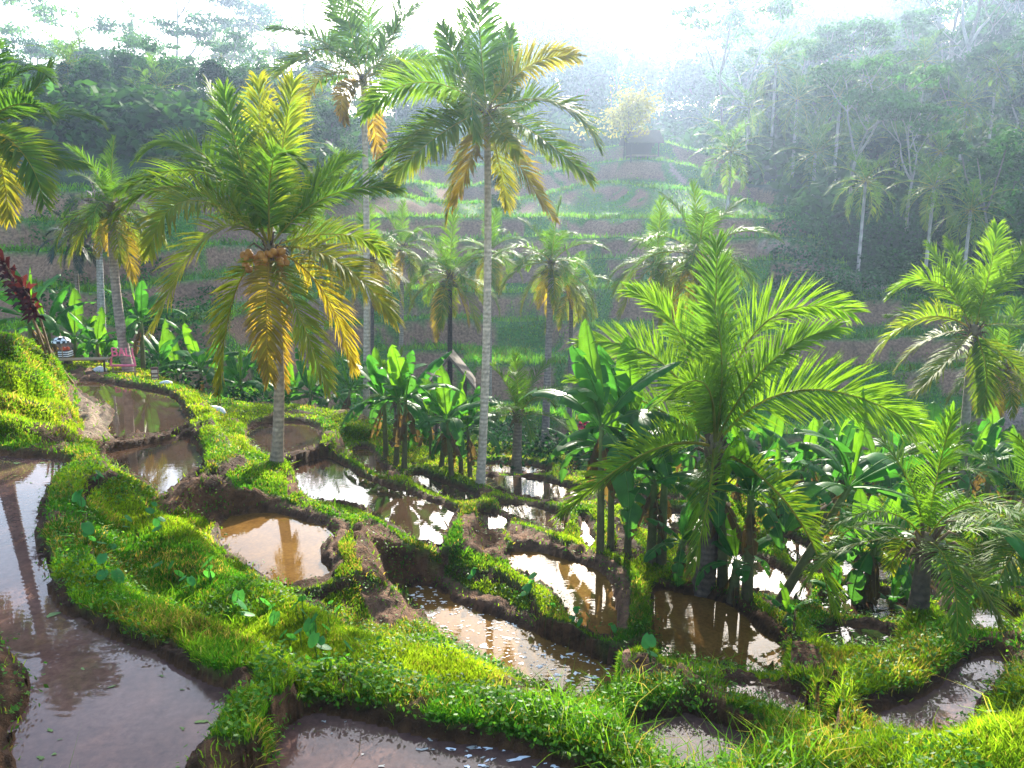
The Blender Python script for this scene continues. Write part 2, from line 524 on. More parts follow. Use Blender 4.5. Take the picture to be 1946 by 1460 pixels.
# bare earth, photo pixels
BARE = [
 ([(330,930),(400,905),(440,925),(530,945),(545,970),(480,975),(420,1000),(380,985),(335,960)], 0),
 ([(300,935),(330,915),(395,892),(400,902),(350,925),(325,955)], 1),
 ([(545,900),(565,905),(568,935),(545,945)], 0),
 ([(395,1000),(425,1010),(460,1050),(510,1085),(540,1100),(500,1100),(440,1060),(400,1030)], 2),
 ([(490,962),(540,952),(600,972),(660,988),(668,1010),(640,1040),(655,1075),(635,1090),(612,1065),(615,1035),(635,1012),(560,982)], 1),
 ([(665,1000),(700,985),(735,1000),(765,1035),(810,1058),(830,1080),(860,1115),(930,1150),(1000,1178),(1100,1215),(1200,1250),(1215,1262),(1180,1282),(1110,1245),(980,1190),(870,1150),(790,1116),(740,1120),(685,1080)], 0),
 ([(830,1085),(880,1115),(960,1145),(1060,1190),(1200,1245),(1190,1262),(1060,1215),(930,1165),(860,1140)], 1),
 ([(675,1090),(720,1110),(770,1140),(825,1185),(800,1190),(760,1175),(740,1200),(710,1190),(690,1150),(670,1120)], 1),
 ([(875,985),(905,975),(925,1000),(960,1020),(970,1050),(960,1070),(930,1062),(880,1040)], 0),
 ([(955,1010),(960,992),(985,995),(1060,1025),(1140,1055),(1190,1085),(1198,1130),(1195,1200),(1170,1200),(1165,1140),(1150,1095),(1080,1065),(980,1045)], 1),
 ([(1250,1100),(1340,1115),(1420,1145),(1480,1185),(1525,1215),(1500,1230),(1440,1205),(1380,1155),(1300,1130),(1250,1122)], 0),
 ([(1485,1225),(1520,1215),(1560,1240),(1565,1270),(1520,1280),(1490,1265)], 0),
 ([(440,1280),(500,1240),(545,1260),(560,1310),(545,1370),(505,1440),(480,1500),(350,1500),(380,1430),(430,1350)], 3),
 ([(-60,1200),(10,1220),(60,1290),(58,1340),(25,1420),(45,1500),(-60,1500)], 0),
 ([(145,745),(205,770),(215,800),(225,830),(190,838),(160,835),(150,800)], 2),
 ([(700,850),(720,870),(770,905),(745,910),(710,885),(695,865)], 1),
 ([(115,705),(180,700),(205,706),(190,718),(140,718)], 1),
 ([(1850,1190),(1910,1180),(1930,1230),(1880,1245),(1800,1235)], 3),
]
soil = np.zeros(len(xf)); tone = np.zeros(len(xf))
wob = 14 * (fnoise(xf, yf, .5, 51, 3) - .5) * np.clip(14 / np.maximum(RR.ravel(), 4), .5, 3)
pxx, pyy = PX[:, 0] + wob, PX[:, 1] + 14 * (fnoise(xf, yf, .5, 61, 3) - .5) * np.clip(14 / np.maximum(RR.ravel(), 4), .5, 3)
patch = fnoise(xf, yf, .7, 91, 3)
for poly, kind in BARE:
    m = inside(pxx, pyy, poly) & (yf < 34)
    if kind == 3: m &= patch > .5
    soil[m] = 1
    if kind in (1, 2): tone[m] = kind
soil = np.maximum(soil, sstep(.11, .05, shore))                # the bare strip along the waterline
soil = np.maximum(soil, (sstep(.35, .5, steep) * sstep(.42, .5, patch + .1 * (shore < .9))) * (tfar < .5) * (shore < .9))
soil = np.maximum(soil, sstep(.62, .72, fnoise(xf, yf, 1.0, 15, 4)) * .8 * (tfar < .5))
PATHS = [[(1440,455),(1500,462),(1560,500),(1640,528),(1685,545),(1690,556),(1620,545),(1540,510),(1480,478),(1440,470)],
         [(1750,862),(1830,880),(1900,912),(1900,920),(1800,890),(1750,870)],[(1880,800),(1920,770),(1946,775),(1946,815),(1900,815)],
         [(1270,305),(1295,330),(1310,350),(1296,350),(1270,325)]]
path = np.zeros(len(xf), bool)
for p in PATHS: path |= inside(PX[:, 0] + wob * .3, PX[:, 1] + wob * .15, p) & (yf > 25)
farsoil = face * sstep(.42, .52, fnoise(xf, yf, 2.6, 71, 4) + .06) + (1 - lip) * sstep(.5, .6, fnoise(xf, yf, 6, 81, 2)) * (1 - face) * 0
farsoil = np.clip(farsoil, 0, 1) * sstep(.06, .16, steep) * tfar * (1 - forest)
soil = np.where(tfar > .5, farsoil, soil)
soil[wet] = 1
col = np.empty((len(xf), 3))
gn = fnoise(xf, yf, 1.6, 11, 3)[:, None]
col[:] = np.array([.050, .085, .014]) * (1 - gn) + np.array([.10, .12, .02]) * gn
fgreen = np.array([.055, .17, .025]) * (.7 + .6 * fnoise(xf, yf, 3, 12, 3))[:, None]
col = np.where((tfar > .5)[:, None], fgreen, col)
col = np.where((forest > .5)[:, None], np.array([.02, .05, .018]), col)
sn = fnoise(xf, yf, .8, 21, 4)[:, None]
dark = np.array([.105, .050, .021]) * (.7 + .7 * sn)
pale = np.array([.165, .088, .048]) * (.6 + .8 * sn)
sand = np.array([.20, .145, .10]) * (.6 + .8 * sn)
farb = np.array([.24, .145, .090]) * (.55 + .9 * fnoise(xf, yf, 2.2, 23, 4)[:, None])
sc_ = np.where((tone == 2)[:, None], sand, np.where((tone == 1)[:, None], pale, dark))
sc_ = np.where((tfar > .5)[:, None], farb, sc_)
wetd = sstep(.13, .03, shore)[:, None]
sc_ = sc_ * (1 - .5 * wetd)
sw = soil[:, None]
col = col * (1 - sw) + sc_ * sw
col[path] = (.30, .22, .17)
idx = np.arange(NR * NC).reshape(NR, NC)
Q = np.stack([idx[:-1, :-1], idx[:-1, 1:], idx[1:, 1:], idx[1:, :-1]], -1).reshape(-1, 4)
# fine relief on bare soil
P3b = P3.copy()
P3b[:, 2] += np.where((soil > .5) & ~wet & (tfar < .5), .24 * (fnoise(xf, yf, .34, 5, 4) - .5) + .10 * (fnoise(xf, yf, .12, 6, 2) - .5), 0)
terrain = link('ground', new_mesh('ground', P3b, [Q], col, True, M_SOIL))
tag(terrain, 'terraced earth of the rice valley with muddy banks and steps', kind='structure')

# ------------------------------------------------------------------ water
def water_material(name, base, dark, wave=6.0, bump=.12, spec=.9, wscale=9.0, rough=.02):
    m, t, p, o = nodes(name)
    n = noise_node(t, 1.1, 8, .72)
    cr = t.nodes.new('ShaderNodeValToRGB')
    cr.color_ramp.elements[0].position = .3; cr.color_ramp.elements[0].color = (*dark, 1)
    cr.color_ramp.elements[1].position = .72; cr.color_ramp.elements[1].color = (*base, 1)
    t.links.new(n.outputs['Fac'], cr.inputs['Fac'])
    n3 = noise_node(t, 14, 5, .7)
    c = mul_col(t, cr.outputs['Color'], n3.outputs['Fac'], .7, 1.3)
    t.links.new(c, p.inputs['Base Color'])
    p.inputs['Roughness'].default_value = rough
    p.inputs['IOR'].default_value = 1.33
    p.inputs['Specular IOR Level'].default_value = spec
    n2 = noise_node(t, wscale, 2, .5)
    w = t.nodes.new('ShaderNodeTexWave'); w.wave_type = 'RINGS'; w.inputs['Scale'].default_value = wave / 2
    w.inputs['Distortion'].default_value = 6; w.inputs['Detail'].default_value = 1
    tc = t.nodes.new('ShaderNodeTexCoord'); t.links.new(tc.outputs['Object'], w.inputs['Vector'])
    ad = t.nodes.new('ShaderNodeMath'); ad.operation = 'ADD'
    ml = t.nodes.new('ShaderNodeMath'); ml.operation = 'MULTIPLY'; ml.inputs[1].default_value = .35
    t.links.new(w.outputs['Fac'], ml.inputs[0]); t.links.new(n2.outputs['Fac'], ad.inputs[0]); t.links.new(ml.outputs[0], ad.inputs[1])
    b = t.nodes.new('ShaderNodeBump'); b.inputs['Strength'].default_value = bump; b.inputs['Distance'].default_value = .02
    t.links.new(ad.outputs[0], b.inputs['Height']); t.links.new(b.outputs[0], p.inputs['Normal'])
    return m
WAT = {
 'plum': water_material('muddy_water_plum', (.150, .084, .064), (.058, .032, .026), 6, .015, .42),
 'ochre': water_material('muddy_water_ochre', (.20, .105, .028), (.09, .045, .013), 7, .02, .3),
 'brown': water_material('muddy_water_brown', (.070, .040, .024), (.035, .020, .012), 6, .012, .9),
}
kindw = {'A': 'plum', 'N': 'plum', 'K': 'plum', 'J': 'plum', 'L': 'plum', 'M': 'brown', 'G': 'ochre', 'F': 'ochre', 'H': 'ochre', 'I': 'ochre'}
for k, (z, p) in POLY.items():
    c = p.mean(0)
    n = np.roll(p, -1, 0) - np.roll(p, 1, 0)
    nn = np.stack([n[:, 1], -n[:, 0]], 1); nn /= np.linalg.norm(nn, axis=1)[:, None] + 1e-9
    area = .5 * np.sum(p[:, 0] * np.roll(p[:, 1], -1) - np.roll(p[:, 0], -1) * p[:, 1])
    q = p + nn * (.07 if area > 0 else -.07)
    V = np.column_stack([q, np.zeros(len(q))])
    V[:, :2] -= c
    o = link('water', new_mesh('water', V, [np.arange(len(q))[None]], None, False, WAT[kindw.get(k, 'brown')]), None, (c[0], c[1], z))
    tag(o, kind='structure')
# ------------------------------------------------------------------ grass
rng = np.random.default_rng(7)
def cell_fields(name):
    return name.reshape(NR, NC)[:-1, :-1].ravel()
v00 = Pg[:-1, :-1].reshape(-1, 3); v01 = Pg[:-1, 1:].reshape(-1, 3); v10 = Pg[1:, :-1].reshape(-1, 3)
cr_ = np.cross(v01 - v00, v10 - v00)
area = np.linalg.norm(cr_, axis=1); cn = cr_ / (area[:, None] + 1e-9)
dist = np.linalg.norm(v00, axis=1)
facing = np.abs((cn * v00).sum(1)) / dist
pxc = cell_fields(PX[:, 0]); pyc = cell_fields(PX[:, 1])
vis = (pxc > -700) & (pxc < 2650) & (pyc > -50) & (pyc < 1800)
cw = cell_fields(wet.astype(float)); cs = cell_fields(soil); cl = cell_fields(lip); cf = cell_fields(face)
cfo = cell_fields(forest); ct = cell_fields(tfar); cpath = cell_fields(path.astype(float))
px_area = area * np.maximum(facing, .25) / dist ** 2 * 803 ** 2

def blades(count, length, width, palette, seed, name, label, bend=.5):
    r = np.random.default_rng(seed)
    n = r.poisson(count)
    ci = np.repeat(np.arange(len(n)), n)
    N = len(ci)
    a, b = r.random(N), r.random(N)
    base = v00[ci] + a[:, None] * (v01 - v00)[ci] + b[:, None] * (v10 - v00)[ci]
    L = length[ci] * np.clip(r.normal(1, .32, N), .35, 2.1)
    Wd = np.maximum(width * .5, .00062 * dist[ci]) * r.uniform(.7, 1.3, N)
    up = np.array([0, 0, 1.0]) * .8 + cn[ci] * .45 + r.normal(0, .30, (N, 3))
    up /= np.linalg.norm(up, axis=1)[:, None]
    th = r.uniform(0, 2 * np.pi, N)
    out = np.stack([np.cos(th), np.sin(th), np.zeros(N)], 1) + cn[ci] * .8
    side = np.cross(up, np.stack([np.cos(th + 1.3), np.sin(th + 1.3), 0 * th], 1)); side /= np.linalg.norm(side, axis=1)[:, None] + 1e-9
    bd = bend * r.uniform(.2, 1.3, N)
    mid = base + up * (L * .55)[:, None] + out * (L * .10 * bd)[:, None]
    tip = base + up * (L * (1 - .25 * bd))[:, None] + out * (L * .65 * bd)[:, None]
    tip[:, 2] -= L * .28 * bd
    base = base - up * .02
    V = np.stack([base - side * Wd[:, None], base + side * Wd[:, None], mid + side * (Wd * .8)[:, None], mid - side * (Wd * .8)[:, None], tip], 1).reshape(-1, 3)
    i = np.arange(N)[:, None] * 5
    Qd = i + np.array([[0, 1, 2, 3]]); T = i + np.array([[3, 2, 4]])
    pn = fnoise(base[:, 0], base[:, 1], 1.3, 101, 3); t = np.clip((pn - .5) * 2.4 + .5 + r.normal(0, .18, N), 0, 1)[:, None]
    c = palette[0] * (1 - t) + palette[1] * t
    dry = (r.random(N) < .07 + .30 * sstep(.56, .70, fnoise(base[:, 0], base[:, 1], .8, 55, 2)))[:, None]
    c = np.where(dry, palette[2], c) * r.uniform(.75, 1.25, (N, 1)) * (.55 + .9 * fnoise(base[:, 0], base[:, 1], .3, 66, 2))[:, None]
    C = np.repeat(c, 5, 0)
    o = link(name, new_mesh(name, V, [Qd, T], C, True, M_GRASS))
    tag(o, label, kind='stuff')
    return N
PAL = [np.array([.045, .145, .010]), np.array([.185, .265, .012]), np.array([.27, .20, .05])]
dens = np.clip(1 - cs * .985, 0, 1) * (1 - cw) * vis * (ct < .5) * (cpath < .5)
big = fnoise(v00[:, 0], v00[:, 1], 1.0, 201, 3)
nearf = sstep(13, 6, dist)
front = sstep(1220, 1420, pyc)
ln = (.035 + .042 * big) * (1 + .35 * nearf) + .05 * sstep(.55, .75, big) * front
ln = ln + .03 * sstep(1150, 1300, pyc) * sstep(1500, 1750, pxc)
n1 = blades(px_area * dens * 1.9, ln, .0055, PAL, 1, 'grass', 'short bright green grass covering the pond banks')
rare = dens * sstep(.5, .7, fnoise(v00[:, 0], v00[:, 1], .6, 301, 2))
n2 = blades(px_area * rare * .045, .17 + .16 * front + 0 * ln, .007, [np.array([.07, .17, .012]), np.array([.17, .24, .02]), np.array([.3, .25, .08])], 2, 'tall_grass', 'long arching grass stalks sticking out of the bank turf', 1.1)
fd = np.clip(cl * .9 + (1 - cs) * .55, 0, 1) * (ct >= .5) * vis * (cfo < .5) * (cpath < .5) * (dist < 100)
n3 = blades(px_area * fd * (.6 + .9 * cl), .10 + .24 * cl, .01, [np.array([.06, .20, .015]), np.array([.15, .30, .02]), np.array([.16, .18, .04])], 3, 'terrace_grass', 'grass along the lips of the far rice terraces')
# small-leaved weeds
def weeds(count, size, palette, seed, name, label):
    r = np.random.default_rng(seed)
    n = r.poisson(count); ci = np.repeat(np.arange(len(n)), n); N = len(ci)
    a, b = r.random(N), r.random(N)
    base = v00[ci] + a[:, None] * (v01 - v00)[ci] + b[:, None] * (v10 - v00)[ci] + cn[ci] * r.uniform(.03, .16, (N, 1))
    nrm = cn[ci] + r.normal(0, .55, (N, 3)) + np.array([0, 0, .5]); nrm /= np.linalg.norm(nrm, axis=1)[:, None]
    t1 = np.cross(nrm, r.normal(0, 1, (N, 3))); t1 /= np.linalg.norm(t1, axis=1)[:, None] + 1e-9
    t2 = np.cross(nrm, t1)
    s = size * r.uniform(.5, 1.5, (N, 1))
    V = np.stack([base - t1 * s, base + t2 * s * .6 - nrm * s * .1, base + t1 * s * 1.1, base - t2 * s * .6 - nrm * s * .1], 1).reshape(-1, 3)
    Qd = np.arange(N)[:, None] * 4 + np.array([[0, 1, 2, 3]])
    t = r.random((N, 1)); c = (palette[0] * (1 - t) + palette[1] * t) * r.uniform(.7, 1.3, (N, 1))
    tag(link(name, new_mesh(name, V, [Qd], np.repeat(c, 4, 0), True, M_GRASS)), label, kind='stuff')
    return N
wm = dens * sstep(.48, .62, fnoise(v00[:, 0], v00[:, 1], 1.4, 401, 3))
n4 = weeds(px_area * wm * .26 * sstep(5, 8, dist), .022, [np.array([.03, .13, .012]), np.array([.10, .22, .02])], 5, 'weed_leaves', 'small round leaved weeds creeping over the banks')
n5 = weeds(px_area * cs * (1 - cw) * vis * (ct < .5) * (cpath < .5) * sstep(.42, .6, fnoise(v00[:, 0], v00[:, 1], .5, 421, 3)) * .12, .020, [np.array([.03, .11, .012]), np.array([.09, .17, .02])], 6, 'bank_weeds', 'sparse seedlings sprouting on the bare mud banks')
print('blades', n1, n2, n3, n4)
# foam and floating bits on the water
def foam(k, n, seed, s0, s1, colr, name, label, zone=None):
    r = np.random.default_rng(seed); z, p = POLY[k]
    mb = MB(); lo, hi = p.min(0), p.max(0); c = 0
    while c < n:
        q = r.uniform(lo, hi)
        if not inside(np.array([q[0]]), np.array([q[1]]), p)[0]: continue
        pp = project(np.array([q[0], q[1], z]))
        if zone is not None and not inside(np.array([pp[0]]), np.array([pp[1]]), zone)[0]: continue
        m = 9; th = np.linspace(0, 2 * np.pi, m, endpoint=False); s = r.uniform(s0, s1) * (1 + 1.5 * (r.random() < .12))
        rad = s * (1 + .45 * r.normal(0, 1, m)).clip(.3, 2); st = r.uniform(1, 2.6); ro = r.uniform(-.5, .5)
        x = np.cos(th) * rad * st; y = np.sin(th) * rad
        V = np.column_stack([q[0] + x * math.cos(ro) - y * math.sin(ro), q[1] + x * math.sin(ro) + y * math.cos(ro), np.full(m, z + .006)])
        mb.add(V, [np.arange(m)[None]], colr); c += 1
    tag(link(name, mb.mesh(name, M_PAINT, False)), label, kind='stuff')
foam('G', 300, 1, .006, .016, (.75, .72, .66), 'foam', 'white foam flecks drifting on the long brown pond')
foam('N', 18, 2, .008, .026, (.75, .75, .75), 'foam', 'white foam flecks on the pond nearest the viewer', [(850,1400),(1100,1440),(1100,1480),(850,1480)])
foam('N', 40, 4, .006, .012, (.35, .34, .3), 'foam', 'tiny pale specks on the pond nearest the viewer')
foam('A', 110, 3, .006, .016, (.10, .16, .04), 'floating_leaves', 'bits of grass floating on the plum coloured pond')
# ------------------------------------------------------------------ palms
GREEN = np.array([.035, .105, .016]); LIME = np.array([.12, .23, .012]); YEL = np.array([.28, .235, .015]); BROWN = np.array([.15, .075, .03])

def frond_geo(ctrl, leaf_len, leaf_w, nleaf, age, seed, az=None, roll=0.0, droop=.7, vee=.45, lime=.3, petiole=.13, segs=3, base_r=.022, spread=1.0):
    """ctrl: points of the midrib; returns a MB"""
    r = np.random.default_rng(seed)
    ctrl = np.asarray(ctrl, float)
    # smooth the midrib
    seg = np.linalg.norm(np.diff(ctrl, axis=0), axis=1); s0 = np.concatenate([[0], np.cumsum(seg)]); Ltot = s0[-1]
    def at(s):
        return np.stack([np.interp(s * Ltot, s0, ctrl[:, k]) for k in range(3)], -1)
    fine = at(np.linspace(0, 1, 40))
    for _ in range(3):
        fine[1:-1] = .25 * fine[:-2] + .5 * fine[1:-1] + .25 * fine[2:]
    sf = np.linspace(0, 1, 40)
    def P(s): return np.stack([np.interp(s, sf, fine[:, k]) for k in range(3)], -1)
    Tf = np.gradient(fine, axis=0); Tf /= np.linalg.norm(Tf, axis=1)[:, None] + 1e-9
    h = fine[-1] - fine[0]
    if az is None:
        if math.hypot(h[0], h[1]) > .38 * Ltot: az = math.atan2(h[0], h[1])
        else: az = r.uniform(-.5, .5); roll *= .2
    S0 = np.array([math.cos(az), -math.sin(az), 0.])
    mb = MB()
    gcol = GREEN * (1 - lime) + LIME * lime
    rc = (np.array([.20, .22, .03]) * (1 - age) + np.array([.35, .22, .04]) * age)
    V, F = tube_geo(fine[::3], np.linspace(base_r, .004, len(fine[::3])), 4)
    mb.add(V, F, rc)
    s = np.linspace(petiole, .995, nleaf)
    S = np.repeat(s, 2); sg = np.tile([-1., 1.], nleaf)
    keep = (r.random(len(S)) > .06) & (np.sin(S * 37 + seed) + .9 * np.sin(S * 61 + seed * 1.7 + sg) < 1.62)
    S, sg = S[keep], sg[keep]
    S = np.clip(S + r.normal(0, .25 / nleaf, len(S)), petiole, 1)
    n = len(S)
    p0 = P(S); T = np.stack([np.interp(S, sf, Tf[:, k]) for k in range(3)], -1); T /= np.linalg.norm(T, axis=1)[:, None]
    Sd = S0 - T * (T @ S0)[:, None]; Sd /= np.linalg.norm(Sd, axis=1)[:, None] + 1e-9
    N = np.cross(Sd, T)
    if roll:
        Sd, N = Sd * math.cos(roll) + N * math.sin(roll), N * math.cos(roll) - Sd * math.sin(roll)
    a = (1.15 - .75 * S ** 1.3) * spread + r.normal(0, .09, n)
    v = vee * (1 - .5 * S) + r.normal(0, .16, n)
    prof = np.interp(S, [0, petiole, .3, .55, .8, 1], [.4, .5, .95, 1, .75, .38]) * r.uniform(.86, 1.1, n)
    L = leaf_len * prof
    d = np.cos(a)[:, None] * T + np.sin(a)[:, None] * (sg[:, None] * np.cos(v)[:, None] * Sd + np.sin(v)[:, None] * N)
    g = np.array([0, 0, -1.]) + r.normal(0, .12, (n, 3))
    dr = droop * r.uniform(.6, 1.4, n)
    cur = p0; st = []
    wp = [.55, 1.0, .8] if segs == 3 else [.8, .9]
    yl = np.clip(age * 1.5 - .45 + .35 * S * age + r.normal(0, .08, n), 0, 1)
    br = np.clip(age * 1.6 - 1.0 + r.normal(0, .12, n), 0, 1)
    rnd = r.uniform(.8, 1.2, (n, 1))
    Vs, Cs = [], []
    for k in range(segs + 1):
        dd = d + g * (dr * (k / segs) ** 1.2)[:, None]
        dd /= np.linalg.norm(dd, axis=1)[:, None] + 1e-9
        W = T - dd * (T * dd).sum(1)[:, None]; W /= np.linalg.norm(W, axis=1)[:, None] + 1e-9
        tipf = k / segs
        y = np.clip(yl + tipf ** 2 * (age * .9), 0, 1)[:, None]; b = np.clip(br + (tipf ** 3) * max(0, age - .3), 0, 1)[:, None]
        c = (gcol * (1 - y) + YEL * y); c = (c * (1 - b) + BROWN * b) * rnd
        if k < segs:
            w = leaf_w * .5 * wp[k]
            Vs += [cur - W * w, cur + W * w]; Cs += [c, c]
            cur = cur + dd * (L / segs)[:, None]
        else:
            Vs.append(cur); Cs.append(c)
    m = 2 * segs + 1
    V = np.stack(Vs, 1).reshape(-1, 3); C = np.stack(Cs, 1).reshape(-1, 3)
    i = np.arange(n)[:, None] * m
    Qs = np.vstack([i + np.array([[2 * k, 2 * k + 1, 2 * k + 3, 2 * k + 2]]) for k in range(segs - 1)])
    Tr = i + np.array([[m - 3, m - 2, m - 1]])
    mb.add(V, [Qs, Tr], 0); mb.C[-1] = C
    return mb

def arc(length, e0, drop, n=12, az=0.0, side=0.0):
    """midrib leaving at elevation e0 (deg) and bending down by drop (deg)"""
    p = [np.zeros(3)]; a = az
    for i in range(n):
        t = (i + .5) / n
        e = R(e0 - drop * t ** 1.25); a2 = az + side * t * t
        p.append(p[-1] + length / n * np.array([math.sin(a2) * math.cos(e), math.cos(a2) * math.cos(e), math.sin(e)]))
    return np.array(p)

# a library of fronds, spear to old hanging ones, shared by the palms that are seen smaller
def plain_leaf(name, c):
    m, t, p, o = nodes(name); n = noise_node(t, 3, 3); g = t.nodes.new('ShaderNodeRGB'); g.outputs[0].default_value = (*c, 1)
    t.links.new(mul_col(t, g.outputs[0], n.outputs['Fac'], .6, 1.4), p.inputs['Base Color']); p.inputs['Roughness'].default_value = .6; return m
M_DARKPALM = plain_leaf('dark_palm_leaf', (.014, .035, .016)); M_DEADPALM = plain_leaf('dead_palm_leaf', (.030, .022, .016))  # near-black green for the drooping black crown, dark brown for dead ones
FLIB = []
for i, (e0, dr, ag, li) in enumerate([(84, 12, .0, .6), (74, 45, .0, .4), (62, 75, .05, .3), (48, 85, .1, .3), (34, 90, .2, .25), (18, 88, .22, .25), (2, 80, .28, .2), (-14, 66, .36, .2), (-35, 45, .42, .2), (-55, 25, .8, .1)]):
    for q in range(2):
        m = frond_geo(arc(1.0, e0 + 6 * q - 3, dr, side=.25 * (q - .5)), .26, .0125, 66, ag, 100 + 2 * i + q, az=0, base_r=.007, lime=li, droop=.55 + .07 * i, vee=.5)
        FLIB.append((m.mesh('frond', M_LEAF), (-20 if i < 1 else 0), e0))

def trunk_mesh(base, top, r0, r1, bow, seed, rings=.11, colr=(.20, .16, .13), root=1.5):
    base, top = np.asarray(base, float), np.asarray(top, float)
    L = np.linalg.norm(top - base); n = max(24, int(L / rings * 2)); n = min(n, 190)
    t = np.linspace(0, 1, n)
    p = base + (top - base) * t[:, None]
    p += np.asarray(bow)[None] * (4 * t * (1 - t))[:, None]
    r_ = np.random.default_rng(seed)
    rad = r0 + (r1 - r0) * t
    rad = rad * (1 + (root - 1) * np.exp(-t * L / .35)) * (1 + .035 * (np.arange(n) % 2) + r_.normal(0, .012, n))
    V, F = tube_geo(p, rad, 12)
    c = np.asarray(colr) * (.72 + .4 * (np.arange(n) % 2) + .25 * r_.random(n) - .25 * (t > .93))[:, None]
    C = np.repeat(c, 12, 0) * r_.uniform(.8, 1.2, (n * 12, 1))
    mb = MB(); mb.add(V, F, 0); mb.C[-1] = C
    return mb.mesh('trunk', M_BARK)

def sphere_geo(c, r, seg=10, rings=6, sq=1.0):
    V = [[0, 0, sq]]
    for i in range(1, rings):
        ph = math.pi * i / rings
        for j in range(seg):
            th = 2 * math.pi * j / seg
            V.append([math.sin(ph) * math.cos(th), math.sin(ph) * math.sin(th), math.cos(ph) * sq])
    V.append([0, 0, -sq]); V = np.array(V) * r + np.asarray(c)
    Q = [[1 + i * seg + j, 1 + (i + 1) * seg + j, 1 + (i + 1) * seg + (j + 1) % seg, 1 + i * seg + (j + 1) % seg] for i in range(rings - 2) for j in range(seg)]
    T = [[0, 1 + j, 1 + (j + 1) % seg] for j in range(seg)]; b = 1 + (rings - 2) * seg
    T += [[len(V) - 1, b + (j + 1) % seg, b + j] for j in range(seg)]
    return V, [np.array(Q), np.array(T)]

def palm_root(name, loc, label, cat='palm tree', group=None):
    o = bpy.data.objects.new(name, None); COL.objects.link(o); o.empty_display_size = .3
    o.location = loc
    return tag(o, label, cat, group)

mc = MB()
V, F = sphere_geo((0, 0, 0), .072, 12, 8, 1.2); mc.add(V, F, (.36, .15, .025)); COCO = mc.mesh('coconut', M_PAINT)
mc = MB(); V, F = sphere_geo((0, 0, 0), .085, 12, 8, 1.2); mc.add(V, F, (.10, .13, .03)); COCOG = mc.mesh('coconut', M_PAINT)

def crown_base(root, top, r, seed):
    """fibrous sheath where the fronds meet"""
    r_ = np.random.default_rng(seed); mb = MB()
    for i in range(26):
        a = r_.uniform(0, 2 * np.pi); l = r_.uniform(.25, .75); e = r_.uniform(-1.2, 1.2)
        d = np.array([math.cos(a) * math.cos(e), math.sin(a) * math.cos(e), math.sin(e)])
        p = np.array([top + d * r * .3 - [0, 0, .15], top + d * (r * .3 + l * .5), top + d * l * .8 - np.array([0, 0, .12])])
        V, F = tube_geo(p, [.03, .018, .004], 4); mb.add(V, F, np.array([.13, .085, .045]) * r_.uniform(.6, 1.3))
    V, F = sphere_geo(top - [0, 0, .05], r * 1.25, 10, 6, 1.6); mb.add(V, F, (.13, .10, .05))
    link('crown_sheath', mb.mesh('crown_sheath', M_BARK), root)

def hero_palm(label, base, top, tr, specs, L, ll, lw, nleaf, seed, crown_px, bow=(0, 0, 0), colr=(.20, .16, .13), base_r=.022, lime=.3, coconuts=0, group='coconut palms of the valley', droop=.7, rollr=(.2, .7)):
    base = np.asarray(base, float); top = np.asarray(top, float)
    root = palm_root('coconut_palm', base, label, group=group)
    tl = top - base
    link('trunk', trunk_mesh((0, 0, -.25), tl, tr, tr * .66, bow, seed, colr=colr), root)
    crown_base(root, tl, tr * .8, seed)
    D = top[1] * CT - top[2] * ST                     # depth along the view axis
    mpp = D / FPX                                     # metres per photo pixel at the crown
    r_ = np.random.default_rng(seed)
    for i, sp in enumerate(specs):
        mx, my, tx, ty = sp[:4]; age = sp[4]; sgn = sp[5]; lm = sp[6] if len(sp) > 6 else lime
        c = np.array(crown_px, float); m = np.array([mx, my], float); t = np.array([tx, ty], float)
        ctl = 2 * m - .5 * (c + t)                    # quadratic through the middle point
        s = np.linspace(0, 1, 14)[:, None]
        q = (1 - s) ** 2 * c + 2 * s * (1 - s) * ctl + s ** 2 * t
        q = q - c
        l2d = np.sum(np.linalg.norm(np.diff(q, axis=0), axis=1)) * mpp
        dep = math.sqrt(max(0, (L * r_.uniform(.92, 1.08)) ** 2 - l2d ** 2)) * sgn
        dep = max(-.9 * L, min(.9 * L, dep))
        dz = dep * np.sin(s[:, 0] * math.pi / 2 * 1.0) * .92
        w = np.zeros((14, 3))
        w[:, 0] = q[:, 0] * mpp
        up = -q[:, 1] * mpp
        w[:, 1] = up * ST + dz * CT; w[:, 2] = up * CT - dz * ST
        ln = max(l2d, .75 * math.hypot(l2d, dep))
        mb = frond_geo(w, ll * min(1.1, ln / L + .15), lw, nleaf, age, seed * 50 + i, roll=r_.uniform(*rollr) * r_.choice([-1, 1]), droop=droop * r_.uniform(.7, 1.2), base_r=base_r, lime=lm)
        link('frond', mb.mesh('frond', M_LEAF), root, tl)
    for i in range(coconuts):
        k = i % 3
        a = [3.75, 5.55, 4.9][k] + r_.normal(0, .25)     # facing the viewer, in three bunches
        rr = r_.uniform(.24, .52)
        o = link('coconut', COCO, root, tl + np.array([math.cos(a) * rr, math.sin(a) * rr, -.05 - r_.uniform(0, .42)]))
        o.rotation_euler = (r_.uniform(-.6, .6), r_.uniform(-.6, .6), 0); o.scale = [r_.uniform(.85, 1.1)] * 3
    return root

